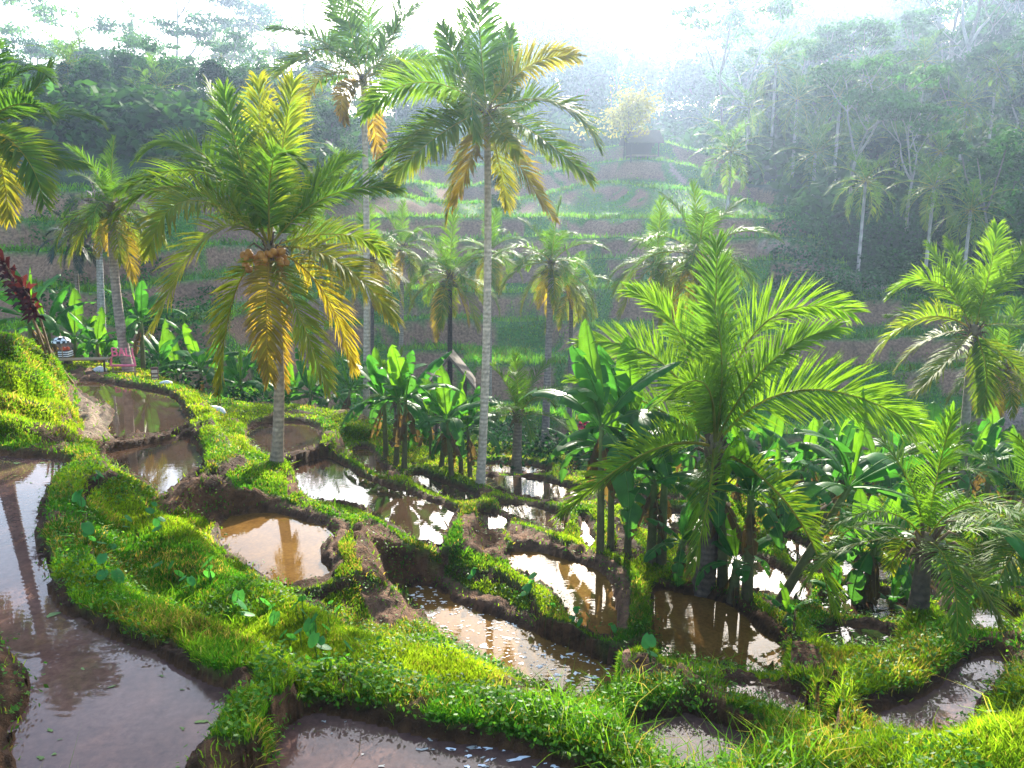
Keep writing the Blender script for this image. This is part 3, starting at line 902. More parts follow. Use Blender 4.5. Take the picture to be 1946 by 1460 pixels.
P1s = [(497,320,487,150,.42,.2,.6),(447,300,398,165,.12,.5,.5),(538,310,565,165,.4,-.3,.7),(470,330,440,185,.15,-.3,.4),(375,285,262,300,.15,.4,.4),(395,330,228,362,.25,-.3,.35),
 (405,385,300,440,.3,-1),(405,440,292,620,.46,-.4,.4),(455,560,432,742,.48,-.4,.4),(480,590,494,732,.85,.8),(570,575,640,735,.44,-.4,.4),(600,545,655,700,.7,.7),(645,500,757,612,.55,-.3,.35),
 (600,325,662,268,.12,.5),(612,365,745,345,.2,.3,.4),(570,360,640,385,.2,-1),(625,420,705,460,.35,.8),(500,335,530,190,.1,.8,.4),(440,420,395,520,.45,-1),(560,330,615,245,.2,.9,.5),(420,345,330,315,.1,1),(540,600,560,720,.85,-.8)]
b1 = at_z(523, 874, -5.05); t1 = at_d(513, 470, b1[1] - .1)
hero_palm('yellowing coconut palm with bunches of orange coconuts beside the small round pond', b1, t1, .125, P1s, 3.5, .78, .038, 96, 1, (513, 470), (.12, 0, 0), (.30, .22, .15), lime=.35, coconuts=40, droop=.75, rollr=(.2, .8))
P3s = [(914,90,905,-60,.0,-.2,.2),(870,110,835,25,.05,.3,.3),(957,105,968,20,.05,.4,.3),(893,110,870,-20,.05,.6,.3),(1010,112,1100,92,.55,.2,.1),(1060,188,1143,272,.28,.2,.25),(1010,268,1116,362,.3,-.4),(955,295,985,352,.4,-.8),
 (905,235,915,330,.3,-1),(800,148,688,205,.2,.2,.4),(820,245,722,325,.25,-.2,.3),(835,280,752,372,.35,-.6,.3),(865,300,838,395,.5,.6),(898,320,868,408,.85,-.4),(955,310,962,345,.5,1),(1010,330,1060,390,.75,.6,.5),(985,190,1060,240,.3,1),(855,190,790,235,.3,1),(940,95,935,0,.05,.9,.3),(860,150,800,110,.15,.8,.3),(980,150,1035,110,.15,.9,.3)]
b3 = ground_px(912, 917); t3 = at_d(925, 208, b3[1])
hero_palm('tallest slender coconut palm, its pale trunk rising from the bund at mid picture', b3, t3, .115, P3s, 3.9, .90, .046, 92, 3, (925, 208), (.1, 0, 0), (.50, .39, .29), lime=.25, droop=.8, rollr=(.3, .9))
P2s = [(700,50,690,-80,.05,-.2),(655,60,612,-40,.05,.3),(738,60,790,-5,.05,.3),(612,75,512,48,.1,.3),(590,112,478,160,.2,-.2,.4),(625,165,588,250,.6,-.5,.5),(760,100,835,92,.1,.4),(775,128,852,168,.2,.2),(660,30,640,-60,.05,.9),
 (715,195,737,250,.7,-.7,.4),(700,215,708,292,.9,.5),(660,195,668,250,.9,-.3),(745,165,800,225,.35,-.8),(640,130,560,190,.3,-.8),(750,60,770,-50,.1,.9),(640,100,560,100,.15,.9)]
b2 = ground_d(694, 31.5); t2 = at_d(690, 150, 31.5)
hero_palm('tall coconut palm with dead brown fronds under its crown, growing behind the bright lawn', b2, t2, .15, P2s, 4.5, .98, .055, 78, 2, (690, 150), (.1, 0, 0), (.44, .35, .26), lime=.25, droop=.8, rollr=(.2, .8))
P4s = [(1378,680,1402,488,.0,.3,.35),(1350,660,1350,470,.05,-.2,.3),(1308,640,1207,545,.05,.3,.8),(1390,640,1440,500,.05,.7,.6),(1270,680,1112,645,.08,.5,.8),(1445,620,1620,595,.05,.4,.8),(1500,740,1712,815,.08,-.4,.8),
 (1215,850,1058,955,.22,-.5,.6),(1240,760,1105,720,.1,.9,.5),(1450,960,1462,1150,.3,-.9,.6),(1300,900,1250,1020,.3,-.7,.5),(1460,720,1590,680,.05,.9,.6),(1290,730,1195,760,.1,-.9,.6),(1400,700,1490,640,.05,-.8,.6),(1330,700,1290,580,.05,-.7,.6)]
b4 = ground_px(1335, 1112); t4 = at_d(1358, 850, b4[1])
hero_palm('low sturdy coconut palm with huge sunlit arching fronds among the banana plants', b4, t4, .19, P4s, 4.4, .88, .032, 128, 4, (1358, 850), (.05, 0, 0), (.12, .085, .06), .034, .6, droop=.4, rollr=(.75, 1.25))
P5s = [(1775,535,1690,562,.15,.2,.7),(1880,520,1895,432,.1,-.2,.8),(1905,530,1965,455,.1,.4,.6),(1800,530,1765,468,.1,.5,.6),(1750,605,1650,690,.35,.1,.6),(1800,670,1722,745,.4,-.5,.4),(1855,700,1842,780,.3,-.5,.3),(1930,615,2015,650,.25,.3),(1915,690,1985,770,.35,-.5),(1820,590,1740,590,.2,.9,.4),(1880,560,1930,500,.1,.9,.5),(1850,520,1835,450,.1,.9,.5),(1890,680,1910,760,.3,.8),(1810,640,1760,700,.4,.9)]
t5 = at_d(1850, 628, 21.0); b5 = ground_d(1822, 21.0)
hero_palm('coconut palm near the right edge with a dry brown crown base', b5, t5, .14, P5s, 2.6, .72, .038, 80, 5, (1850, 628), (0, 0, 0), (.25, .21, .18), lime=.4)
P0s = [(60,205,118,240,.1,-.2),(75,285,140,305,.25,.2),(60,300,105,395,.3,-.4),(20,130,75,135,.05,.2),(20,320,45,425,.55,-.3),(70,180,120,190,.1,.8),(-90,150,-160,210,.1,0),(-40,120,-60,40,.05,.3),(-100,270,-170,380,.3,.3),(0,170,40,80,.05,.6),(-80,330,-120,450,.3,-.4)]
b0 = ground_d(-30, 17.0); t0 = at_d(-38, 235, 17.0)
hero_palm('coconut palm cut by the left edge, its fronds reaching in', b0, t0, .15, P0s, 2.7, .7, .042, 84, 6, (-38, 235), (0, 0, 0), lime=.15)

def lib_palm(label, base, top, tr, L, nf, seed, emin=-60, group='coconut palms of the valley', colr=(.24, .20, .17), dark=None, bow=(0, 0, 0), name='coconut_palm', coco=0):
    base = np.asarray(base, float); top = np.asarray(top, float)
    root = palm_root(name, base, label, group=group); tl = top - base
    if tl[2] > .3:
        link('trunk', trunk_mesh((0, 0, -.25), tl, tr, tr * .68, bow, seed, colr=colr), root)
        crown_base(root, tl, tr * .8, seed)
    r_ = np.random.default_rng(seed)
    lib = [f for f in FLIB if f[2] > emin]
    for i in range(nf):
        u = (i + .5) / nf
        me = lib[min(len(lib) - 1, int(u ** .72 * len(lib)))][0]
        o = link('frond', me, root, tl); o.rotation_euler = (0, 0, i * 2.39996 + r_.normal(0, .2) + seed)
        s = L * r_.uniform(.88, 1.1) * (.8 if u > .9 else 1); o.scale = (s, s, s)
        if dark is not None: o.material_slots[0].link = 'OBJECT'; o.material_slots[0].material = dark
    for i in range(coco):
        a = r_.uniform(0, 6.28); o = link('coconut', COCOG, root, tl + np.array([math.cos(a) * .3, math.sin(a) * .3, -.15 - r_.uniform(0, .3)]))
    return root

def lp(label, crown, basepx, dist, tr, L, nf, seed, **k):
    b = ground_d(basepx, dist); t = at_d(crown[0], crown[1], dist)
    return lib_palm(label, b, t, tr, L, nf, seed, **k)
lp('coconut palm with white glinting fronds standing just left of the taller hazy terraces', (1048, 500), 1035, 29.5, .15, 2.35, 22, 11, coco=6, colr=(.24, .19, .17))
lp('mid height coconut palm with a very dark trunk in front of the bare earth terrace', (855, 525), 855, 33, .13, 2.5, 20, 12, colr=(.05, .045, .04), coco=5)
lp('short dark coconut palm partly behind the tall slim trunk with the dead brown skirt', (706, 492), 705, 34, .14, 2.4, 20, 13, colr=(.1, .085, .08))
lp('dark drooping coconut palm right behind the white glinting one', (1086, 555), 1080, 33, .12, 1.9, 18, 14, emin=-80, colr=(.15, .13, .12))
lp('coconut palm with stiff upright green fronds rising above the sturdy low one', (1326, 490), 1322, 25, .15, 2.5, 24, 15, coco=8)
lp('coconut palm half hidden behind the upright green crown at centre right', (1248, 500), 1240, 29, .14, 2.3, 18, 16)
lp('leaning coconut palm behind the pink letter sign on the left', (212, 392), 246, 26.5, .17, 2.3, 24, 17, colr=(.27, .21, .17), bow=(-.15, 0, 0), coco=4)
lp('shaded coconut palm crown hanging behind the one at the right edge', (1908, 700), 1882, 25.5, .15, 2.1, 20, 18, colr=(.2, .16, .13))
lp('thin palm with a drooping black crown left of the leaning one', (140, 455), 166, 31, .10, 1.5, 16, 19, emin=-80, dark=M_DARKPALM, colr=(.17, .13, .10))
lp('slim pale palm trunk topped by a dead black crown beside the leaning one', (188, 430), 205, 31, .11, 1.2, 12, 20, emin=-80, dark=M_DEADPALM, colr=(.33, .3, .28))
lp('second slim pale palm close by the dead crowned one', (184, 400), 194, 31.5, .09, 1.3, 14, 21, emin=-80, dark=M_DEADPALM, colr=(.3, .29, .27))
lp('small young palm standing alone on a short stout trunk on the far pond bund', (985, 790), 980, 25.0, .17, 2.2, 13, 22, emin=10, colr=(.2, .15, .12))
lp('young palm clump with feathery fronds between the middle banana plants', (755, 760), 752, 27, .12, 1.8, 14, 23, emin=10)
lp('hazy coconut palm low behind the yellowing palm', (610, 470), 612, 38, .13, 2.6, 18, 24)
lp('coconut palm low in the haze left of the pale slim trunk', (765, 470), 760, 40, .13, 2.5, 18, 25)
lp('coconut palm standing back between the slim pale trunk and the glinting palm', (930, 480), 930, 39, .13, 2.4, 18, 26)
# young trunkless palms by the ponds on the right
b = ground_px(1745, 1160); lib_palm('low young palm with a dark stump growing on the pond edge at the right', b, b + [0, 0, .9], .11, 1.6, 12, 30, emin=-25, colr=(.08, .06, .04))
t = at_d(1985, 1010, 12.5); b = ground_d(1985, 12.5); lib_palm('palm outside the right edge with sunlit yellow fronds reaching in low', b, t, .15, 2.2, 18, 31, emin=-40)
t = at_d(1798, 905, 17.5); b = ground_d(1790, 17.5); lib_palm('slim grey stemmed young palm with a small fan of fresh fronds', b, t, .07, 1.3, 9, 32, emin=20, colr=(.3, .27, .24))
t = at_d(1740, 880, 18.0); b = ground_d(1742, 18.0); lib_palm('thin stemmed young palm with two short fronds behind the pond edge palm', b, t, .035, 1.1, 7, 33, emin=20, colr=(.12, .16, .05))
# ------------------------------------------------------------------ banana plants
def banana_leaf(length, width, e0, drop, seed, colr, az=0., tear=.5, petiole=.14):
    r = np.random.default_rng(seed)
    mid = arc(length, e0, drop, 16, az, r.uniform(-.3, .3))
    T = np.gradient(mid, axis=0); T /= np.linalg.norm(T, axis=1)[:, None]
    S0 = np.array([math.cos(az), -math.sin(az), 0.]); N = np.cross(S0, T)
    mb = MB()
    V, F = tube_geo(mid, np.linspace(.022, .004, len(mid)), 4); mb.add(V, F, np.asarray(colr) * 1.3 + np.array([.05, .05, .01]))
    s = np.linspace(0, 1, 17); prof = np.sin(np.pi * np.clip((s - petiole) / (1 - petiole), 0, 1) ** .8) ** .6 * width / 2
    fold = r.uniform(.15, .7)
    for side in (-1, 1):
        # strips torn along the veins
        i = 2
        while i < 16:
            n = int(min(16 - i, r.integers(2, 6) if tear > 0 else 20))
            k = np.arange(i, i + n + 1); gap = .05 if r.random() < tear else 0
            drp = fold + r.normal(0, .18)
            rows = []
            for j, q in enumerate(k):
                lat = np.array([0, .35, .7, 1.0]) * prof[q] * (1 - .06 * r.random())
                off = T[q] * (gap if j == 0 else (-gap if j == n else 0))
                ang = drp * np.array([.0, .35, .75, 1.25])
                pts = mid[q] + side * S0 * (lat * np.cos(ang))[:, None] - N[q] * (lat * np.sin(ang) - lat * .25)[:, None] + off * np.array([0, .4, .8, 1])[:, None] + T[q] * (lat * .25)[:, None]
                rows.append(pts)
            V = np.array(rows).reshape(-1, 3); m = len(k)
            Q = np.array([[a * 4 + b, a * 4 + b + 1, (a + 1) * 4 + b + 1, (a + 1) * 4 + b] for a in range(m - 1) for b in range(3)])
            mb.add(V, [Q], np.asarray(colr) * r.uniform(.85, 1.15)); i += n
    return mb.mesh('leaf', M_BROAD)
BDARK = np.array([.042, .135, .030]); BMID = np.array([.035, .14, .025]); BLIME = np.array([.085, .20, .014])
BPROTO = []
for k in range(5):
    r = np.random.default_rng(900 + k); ls = []
    n = [8, 9, 7, 8, 6][k]
    for i in range(n):
        u = i / (n - 1); e0 = 84 - 68 * u + r.normal(0, 9); dr = 22 + 100 * u + r.normal(0, 16)
        c = BLIME if u < .12 else (BMID if u < .45 else BDARK)
        ls.append((banana_leaf(1.9 * (1 - .12 * r.random()), .56, e0, dr, 950 + 20 * k + i, c, 0., .3 + .65 * u), i * 2.3 + r.normal(0, .3), 0))
    ls.append((banana_leaf(1.2, .35, -55, 22, 990 + k, np.array([.085, .055, .028]), 0., .8), r.uniform(0, 6), -.1))
    ls.append((banana_leaf(1.0, .30, -62, 18, 890 + k, np.array([.10, .06, .03]), 0., .9), r.uniform(0, 6), -.2))
    h = 1.0
    p = np.column_stack([np.linspace(0, .06, 9), np.zeros(9), np.linspace(-.15, h, 9)])
    V, F = tube_geo(p, np.linspace(.085, .045, 9), 10); mb = MB(); mb.add(V, F, (.115, .085, .045))
    mb.C[-1] = np.array([.11, .075, .045]) * (1 - np.linspace(0, 1, 90)[:, None]) + np.array([.12, .17, .04]) * np.linspace(0, 1, 90)[:, None]
    BPROTO.append((mb.mesh('stem', M_BARK), ls))
BG = 'banana plants between the ponds and the palms'
def banana(base, stem_h, scale, k, rot, label, lean=(0, 0), fat=1.0, nl=None):
    root = palm_root('banana_plant', base, label, 'banana plant', BG)
    root.rotation_euler = (lean[1], lean[0], 0)
    sm, ls = BPROTO[k]
    o = link('stem', sm, root); o.scale = (fat, fat, stem_h)
    for me, a, dz in ls[:nl] if nl else ls:
        o = link('leaf', me, root, (.05 * fat, 0, stem_h + dz - .08)); o.rotation_euler = (0, 0, a + rot); o.scale = [scale] * 3
    return root
r = np.random.default_rng(5)
LEFTB = [(62,26.5,1.3,1.1,'with broad dark leaves at the far left behind the grassy hill'),(100,28,1.9,1.15,'with tall upright leaves left of the shrine umbrella'),(145,28.5,2.2,1.15,'with a bare brown stem just right of the shrine umbrella'),(183,27,.7,.8,'that is small and bright green between shrine and pink letters'),
 (205,29,1.8,1.1,'with dark arching leaves behind the pink letter sign'),(272,27.5,1.7,.95,'leaning over the small painted signboard'),(320,29.5,1.9,1.0,'right of the small painted signboard'),(352,30.5,2.3,1.05,'with one round bright leaf left of the yellowing palm'),(388,29,1.6,1.1,'with tall upright shining leaf left of the yellowing palm'),(430,31,1.8,1.1,'behind the hanging yellow fronds on their left'),(470,30,1.7,1.0,'behind the hanging yellow fronds'),
 (548,31,1.6,1.0,'just right of the yellowing palm trunk'),(585,30,1.6,1.1,'behind the lawn, right of the yellowing palm'),(622,31,1.8,1.05,'with a light green leaf at the back of the lawn'),(655,29.5,1.5,1.0,'left of the tall trunk behind the lawn'),(20,29,1.5,1.0,'half hidden by the dark red cordyline')]
for i, (px, d, h, s, w) in enumerate(LEFTB):
    banana(ground_d(px, d), h * r.uniform(.9, 1.1), s, i % 5, r.uniform(0, 6.28), 'banana plant ' + w, (r.normal(0, .06), r.normal(0, .06)), 1.1)
MIDB = [(733,872,1.7,.9,'leftmost of the three leaning stems by the curved mud path'),(752,885,1.8,.95,'middle of the three leaning stems by the curved mud path'),(768,890,1.9,1.0,'rightmost of the three leaning stems by the curved mud path'),
 (838,890,1.4,.9,'left of the cluster at the foot of the tallest palm'),(858,905,1.6,.95,'centre of the cluster at the foot of the tallest palm'),(876,900,1.3,.9,'small one in the cluster at the foot of the tallest palm'),(893,908,1.5,.85,'touching the pale trunk of the tallest palm'),(820,868,1.3,.8,'behind the cluster left of the tallest palm'),
 (1140,1048,2.5,1.15,'with big backlit lime leaves, tallest at centre right'),(1160,1035,2.0,1.0,'with a short stem beside the tall backlit one'),(1192,1050,2.6,1.15,'with torn backlit leaves right of the tall lime one'),(1236,1068,1.7,.95,'with a thick pair stem left of the sturdy palm'),(1255,1072,1.8,.85,'thick stemmed and shaded, next to the sturdy palm'),
 (1285,1098,.8,.6,'small one at the left foot of the sturdy palm'),(1372,1118,2.0,.75,'thin stemmed one right of the sturdy palm trunk'),(1418,1138,2.0,.8,'with a reddish stem right of the sturdy palm'),(1392,1140,.7,.6,'seedling sized one beneath the hanging palm frond'),
 (1622,1158,1.2,.75,'leftmost stem of the trio over the white pond'),(1634,1158,1.4,.85,'middle stem of the trio over the white pond'),(1650,1156,1.25,.75,'rightmost stem of the trio over the white pond'),(1583,1150,.25,.40,'seedling left of the trio over the white pond'),(1690,1165,.25,.45,'seedling right of the trio over the white pond'),(1493,1185,.2,.35,'seedling on the grassy bund by the leaning stem')]
for i, (px, py, h, s, w) in enumerate(MIDB):
    banana(ground_px(px, py), h, s, (i * 2) % 5, r.uniform(0, 6.28) , 'banana plant, ' + w, (r.normal(0, .07), r.normal(0, .05)), 1.35 if 1200 < px < 1430 else 1.0)
b = ground_px(1478, 1148); banana(b, 2.6, 1.05, 3, 1.0, 'banana plant with a long slanting stem over the white pond', (.38, .1), 1.2)
BACKB = [(1475,19.5),(1515,21),(1560,19),(1600,22),(1660,20),(1700,22.5),(1760,21),(1830,19.5),(1870,21.5),(1915,20),(1400,21),(1300,22.5),(1215,24),(1160,26),(1100,27),(1440,24),(1540,25),(1640,26),(1740,26),(1850,25)]
BW = ['half hidden behind the big arching frond','low and dark behind the hanging frond','with a wide upright leaf behind the leaning stem','in the shade behind the leaning stem','above the upper white pond','at the back of the upper white pond','behind the pond edge palm','right of the thin grey palm stem','close to the far right terrace foot','at the right edge in the shade',
 'behind the sturdy palm on its right','behind the sturdy palm on its left','behind the torn backlit leaves','in the dark thicket behind the lime leaves','left end of the dark thicket','deep in the thicket beneath the great frond','deep in the thicket beneath the dry terrace','far back near the tan path','beside the tan path','furthest right below the tan path']
for i, ((px, d), w) in enumerate(zip(BACKB, BW)):
    banana(ground_d(px, d), r.uniform(.7, 1.5), r.uniform(.85, 1.1), i % 5, r.uniform(0, 6.28), 'banana plant ' + w, (r.normal(0, .06), r.normal(0, .06)), 1.0)
b = ground_d(1985, 11.0); banana(at_d(1990, 1190, 11.0), .6, .8, 2, 2.0, 'banana plant cut by the right edge of the view')
# ------------------------------------------------------------------ taro
def taro_leaf(seed, s):
    r = np.random.default_rng(seed); mb = MB()
    n = 16; th = np.linspace(-np.pi, np.pi, n, endpoint=False)
    rad = .55 + .45 * np.cos(th / 2) ** 2 * (1 + .25 * np.cos(th)) ; rad[np.abs(th) > 2.7] = .28
    x = np.sin(th) * rad * .72; y = np.cos(th) * rad
    z = -.18 * (x ** 2) * 2 - .22 * np.maximum(y, 0) ** 2
    st = s * r.uniform(.8, 1.2); h = r.uniform(.16, .36)
    tilt = Matrix.Rotation(r.uniform(-.9, -.2), 3, 'X'); rz = Matrix.Rotation(r.uniform(0, 6.28), 3, 'Z')
    V = np.vstack([[[0, 0, 0]], np.column_stack([x, y, z])]) * st
    M = np.array(rz @ tilt); V = V @ M.T + [0, 0, h]
    T = np.array([[0, 1 + (i + 1) % n, 1 + i] for i in range(n)])
    mb.add(V, [T], np.array([.045, .18, .045]) * r.uniform(.8, 1.4))
    V, F = tube_geo(np.array([[0, 0, -.05], [0, 0, h * .6], [0, 0, h]]) + np.array([[r.normal(0, .05), r.normal(0, .05), 0], [0, 0, 0], [0, 0, 0]]), [.008, .006, .004], 4); mb.add(V, F, (.08, .15, .04))
    return mb.mesh('leaf', M_BROAD)
TL = [taro_leaf(1300 + i, .115) for i in range(6)]
TARO = [(565,1180),(590,1215),(625,1200),(540,1215),(455,1150),(460,1180),(505,1160),(520,1185),(600,1250),(555,1235),(660,1245),(630,1165),(400,1105),(365,1125),(330,1105),(305,1085),(250,1070),(215,1045),(190,1040),(170,1035),(255,1050),(200,1100),(225,1110),(300,1010),(150,965),(155,985),(190,925),(245,1005),(295,975),(620,1270),(1000,1140),(1010,1122),(1050,1155),(1095,1175),(1115,1190),(1160,1205),(900,1100),(1230,1250)]
used = set()
def where_taro(px, py):
    if px > 1200: return 'at the foot of the brown bund end'
    if px > 860: return 'on the slope above the long foamy pond'
    if px > 480: return 'on the sunlit slope below the square brown pond'
    if px > 280: return 'midway down the weedy slope'
    return 'on the shaded shoulder by the plum pond'
zone = {}
for p in sorted(TARO): zone.setdefault(where_taro(*p), []).append(p)
ORD = ['leftmost', 'second from the left', 'third from the left', 'fourth from the left', 'fifth from the left', 'sixth from the left', 'seventh from the left', 'eighth from the left', 'ninth from the left', 'tenth from the left', 'eleventh from the left', 'twelfth from the left', 'thirteenth from the left', 'fourteenth from the left', 'fifteenth from the left', 'sixteenth from the left']
for zname, ps in zone.items():
    for j, (px, py) in enumerate(ps):
        b = ground_px(px, py + 8)
        root = palm_root('taro_plant', b, ('taro plant %s, %s' % (zname, ORD[j])) if len(ps) > 1 else 'taro plant ' + zname, 'taro plant', 'taro plants on the banks')
        for q in range(1 + (px * 7 + py) % 3):
            o = link('leaf', TL[(px + py + q * 2) % 6], root, (r.normal(0, .05) * (q > 0), r.normal(0, .05) * (q > 0), 0))
            o.rotation_euler = (0, 0, r.uniform(0, 6.28)); s = r.uniform(.7, 1.1) * (1 if py > 1100 else .85); o.scale = (s, s, s)
# ------------------------------------------------------------------ forest trees
def leaf_cloud(mb, centers, radii, n_each, size, colr, r, flat=.6, shell=.55):
    centers = np.asarray(centers, float); k = len(centers); N = k * n_each
    ci = np.repeat(np.arange(k), n_each)
    d = r.normal(0, 1, (N, 3)); d /= np.linalg.norm(d, axis=1)[:, None]
    rad = (shell + (1 - shell) * r.random(N) ** .5)[:, None] * np.asarray(radii)[ci][:, None] * np.array([1, 1, flat])
    p = centers[ci] + d * rad
    nrm = d * .6 + r.normal(0, .5, (N, 3)) + np.array([0, 0, .5]); nrm /= np.linalg.norm(nrm, axis=1)[:, None]
    t1 = np.cross(nrm, r.normal(0, 1, (N, 3))); t1 /= np.linalg.norm(t1, axis=1)[:, None] + 1e-9
    t2 = np.cross(nrm, t1); s = size * r.uniform(.5, 1.4, (N, 1))
    V = np.stack([p - t1 * s, p + t2 * s * .55, p + t1 * s, p - t2 * s * .55], 1).reshape(-1, 3)
    cc = (np.asarray(colr) * r.uniform(.65, 1.35, (k, 1)))[ci] * r.uniform(.7, 1.3, (N, 1))
    mb.add(V, [np.arange(N)[:, None] * 4 + np.array([[0, 1, 2, 3]])], 0); mb.C[-1] = np.repeat(cc, 4, 0)

TREE_G = np.array([.030, .085, .022])
def tree_proto(kind, seed):
    r = np.random.default_rng(seed); tr = MB(); cr = MB()
    tips = []
    def limb(p, d, L, rad, depth, bend=.25):
        pts = [p]; q = p; dd = d
        for i in range(5):
            dd = dd + r.normal(0, bend * .3, 3) + np.array([0, 0, .05]); dd /= np.linalg.norm(dd)
            q = q + dd * L / 5; pts.append(q)
        V, F = tube_geo(np.array(pts), np.linspace(rad, rad * .55, 6), 6); tr.add(V, F, np.array(bcol) * r.uniform(.8, 1.15))
        if depth == 0: tips.append(q); return
        for j in range(r.integers(2, 4)):
            a = r.uniform(0, 6.28); sp = r.uniform(.35, .8) if kind != 'flat' else r.uniform(.5, .95)
            nd = dd * math.cos(sp) + np.array([math.cos(a), math.sin(a), .1]) * math.sin(sp); nd /= np.linalg.norm(nd)
            limb(q, nd, L * r.uniform(.55, .8), rad * .55, depth - 1, bend)
    if kind == 'flat':                                  # tall pale trunk, forked limbs, flat leaf layers
        bcol = (.30, .28, .24); limb(np.array([0, 0, -.5]), np.array([r.normal(0, .05), r.normal(0, .05), 1.]), 5.5, .20, 3)
        c = np.array(tips); leaf_cloud(cr, np.vstack([c, c + r.normal(0, .7, c.shape) * [1, 1, .3]]), np.full(2 * len(c), 1.35), 70, .17, TREE_G * 1.5, r, .28, .1)
    elif kind == 'broad':
        bcol = (.10, .085, .07); limb(np.array([0, 0, -.5]), np.array([0, 0, 1.]), 3.2, .26, 2)
        c = np.array(tips) + [0, 0, .3]
        c = np.vstack([c, c + r.normal(0, 1.1, c.shape), c * [.5, .5, 1] + r.normal(0, .8, c.shape) + [0, 0, .8], c * [1, 1, .45] + r.normal(0, .8, c.shape)])
        leaf_cloud(cr, c, r.uniform(.9, 1.7, len(c)), 150, .22, TREE_G, r, .8, .5)
    else:                                               # slender, ragged
        bcol = (.17, .155, .13); limb(np.array([0, 0, -.5]), np.array([r.normal(0, .06), 0, 1.]), 7.0, .13, 1)
        c = [t + r.normal(0, .5, 3) for t in tips for _ in range(4)] + [np.array([r.normal(0, .8), r.normal(0, .8), z]) for z in np.linspace(4.5, 9.5, 9)]
        leaf_cloud(cr, c, r.uniform(.5, 1.0, len(c)), 60, .17, TREE_G * 1.15, r, .7, .3)
    return tr.mesh('trunk', M_BARK), cr.mesh('crown', M_FAR)
PROTO = {k: [tree_proto(k, 40 + 10 * i + j) for j in range(n)] for i, (k, n) in enumerate((('flat', 3), ('broad', 4), ('slender', 3)))}
CAT = {'flat': 'tree', 'broad': 'tree', 'slender': 'tree'}
NM = {'flat': 'umbrella_tree', 'broad': 'broadleaf_tree', 'slender': 'slender_tree'}
def tree(kind, i, base, s, rot, label, group):
    root = palm_root(NM[kind], base, label, 'tree', group); root.rotation_euler = (0, 0, rot); root.scale = (s, s, s * 1.0)
    t, c = PROTO[kind][i % len(PROTO[kind])]
    link('trunk', t, root); link('crown', c, root)
    return root
# one crown mesh for the small far palms
cm = MB(); r = np.random.default_rng(77)
for i in range(20):
    e0 = 80 - 125 * (i / 19); a = i * 2.4
    m = frond_geo(arc(3.3, e0, 60 + 20 * (i / 19), az=a), .75, .085, 22, .05 + .25 * (i / 19), 500 + i, az=a, segs=2, base_r=.03)
    F = [np.vstack(f) for f in m.F.values()]; cm.add(np.vstack(m.V), F, 0); cm.C[-1] = np.vstack(m.C)
FARC = cm.mesh('crown', M_LEAF)
FART = trunk_mesh((0, 0, -.4), (0, 0, 1.0), .14, .10, (0, 0, 0), 3, colr=(.34, .31, .28), root=1.1)
def far_palm(px, py, dist, h, label, s=1.0, group='far coconut palms of the forest'):
    s = s * DD(dist) / dist; dist = DD(dist)
    t = at_d(px, py, dist); g = ground_d(px, dist)
    if h is None: h = max(1.5, t[2] - g[2])
    b = np.array([t[0], t[1], min(g[2], t[2] - 1)])
    h = t[2] - b[2]
    root = palm_root('forest_palm', b, label, 'palm tree', group)
    o = link('trunk', FART, root); o.scale = (s, s, h)
    o = link('crown', FARC, root, (0, 0, h)); o.rotation_euler = (0, 0, px * 1.7); o.scale = (s, s, s)
# trees one can pick out, by where trunk foot and crown show: px of foot, distance, kind, scale, label
r = np.random.default_rng(31)
PICK = [
 (1432, 66, 'flat', 1.05, 'tall pale trunked tree with layered crown standing at the right end of the terraces'),
 (1835, 70, 'flat', 1.45, 'large white limbed umbrella tree spreading over the right forest'),
 (1795, 76, 'flat', 1.45, 'tall umbrella tree whose crown tops the right forest, behind the white limbed one'),
 (1920, 64, 'flat', 1.15, 'umbrella tree at the right edge with bright green leaf layers'),
 (1610, 60, 'flat', .85, 'thin forked pale tree in the gully right of the terraces'),
 (1885, 47, 'slender', .8, 'bare leaning pale sapling at the right edge above the terraces'),
 (1560, 68, 'flat', .75, 'smaller umbrella tree between gully and forest slope'),
 (1380, 72, 'slender', 1.1, 'slender hazy tree just left of the tall pale trunked one'),
 (1720, 58, 'flat', .7, 'low umbrella tree in the gully beneath the white limbed one'),
 (1780, 55, 'broad', .6, 'round bush like tree low in the gully'),
 (1680, 62, 'broad', .7, 'bushy tree in the middle of the gully'),
 (1900, 58, 'broad', .7, 'bushy tree low at the right edge of the gully'),
 (330, 88, 'flat', 1.5, 'wide flat crowned tree standing above the left skyline'),
 (90, 92, 'flat', 1.15, 'flat crowned tree on the skyline near the left corner'),
 (455, 95, 'flat', 1.2, 'flat crowned tree on the skyline left of the two tall palms'),
 (-20, 90, 'flat', 1.1, 'flat crowned tree at the left edge of the skyline'),
 (1105, 88, 'broad', 1.3, 'dark ragged tree against the glare right of the tallest palm'),
 (985, 92, 'slender', 1.5, 'tall thin tree in the glare beside the tallest palm'),
 (1062, 95, 'slender', 1.6, 'spindly pale tree in the glare, behind the dark ragged one'),
 (960, 60, 'broad', .45, 'small tree on the terraces behind the tallest palm crown'),
]
for i, (px, d, k, s, w) in enumerate(PICK):
    tree(k, i, ground_d(px, DD(d)), s * DD(d) / d, r.uniform(0, 6.28), w, None)
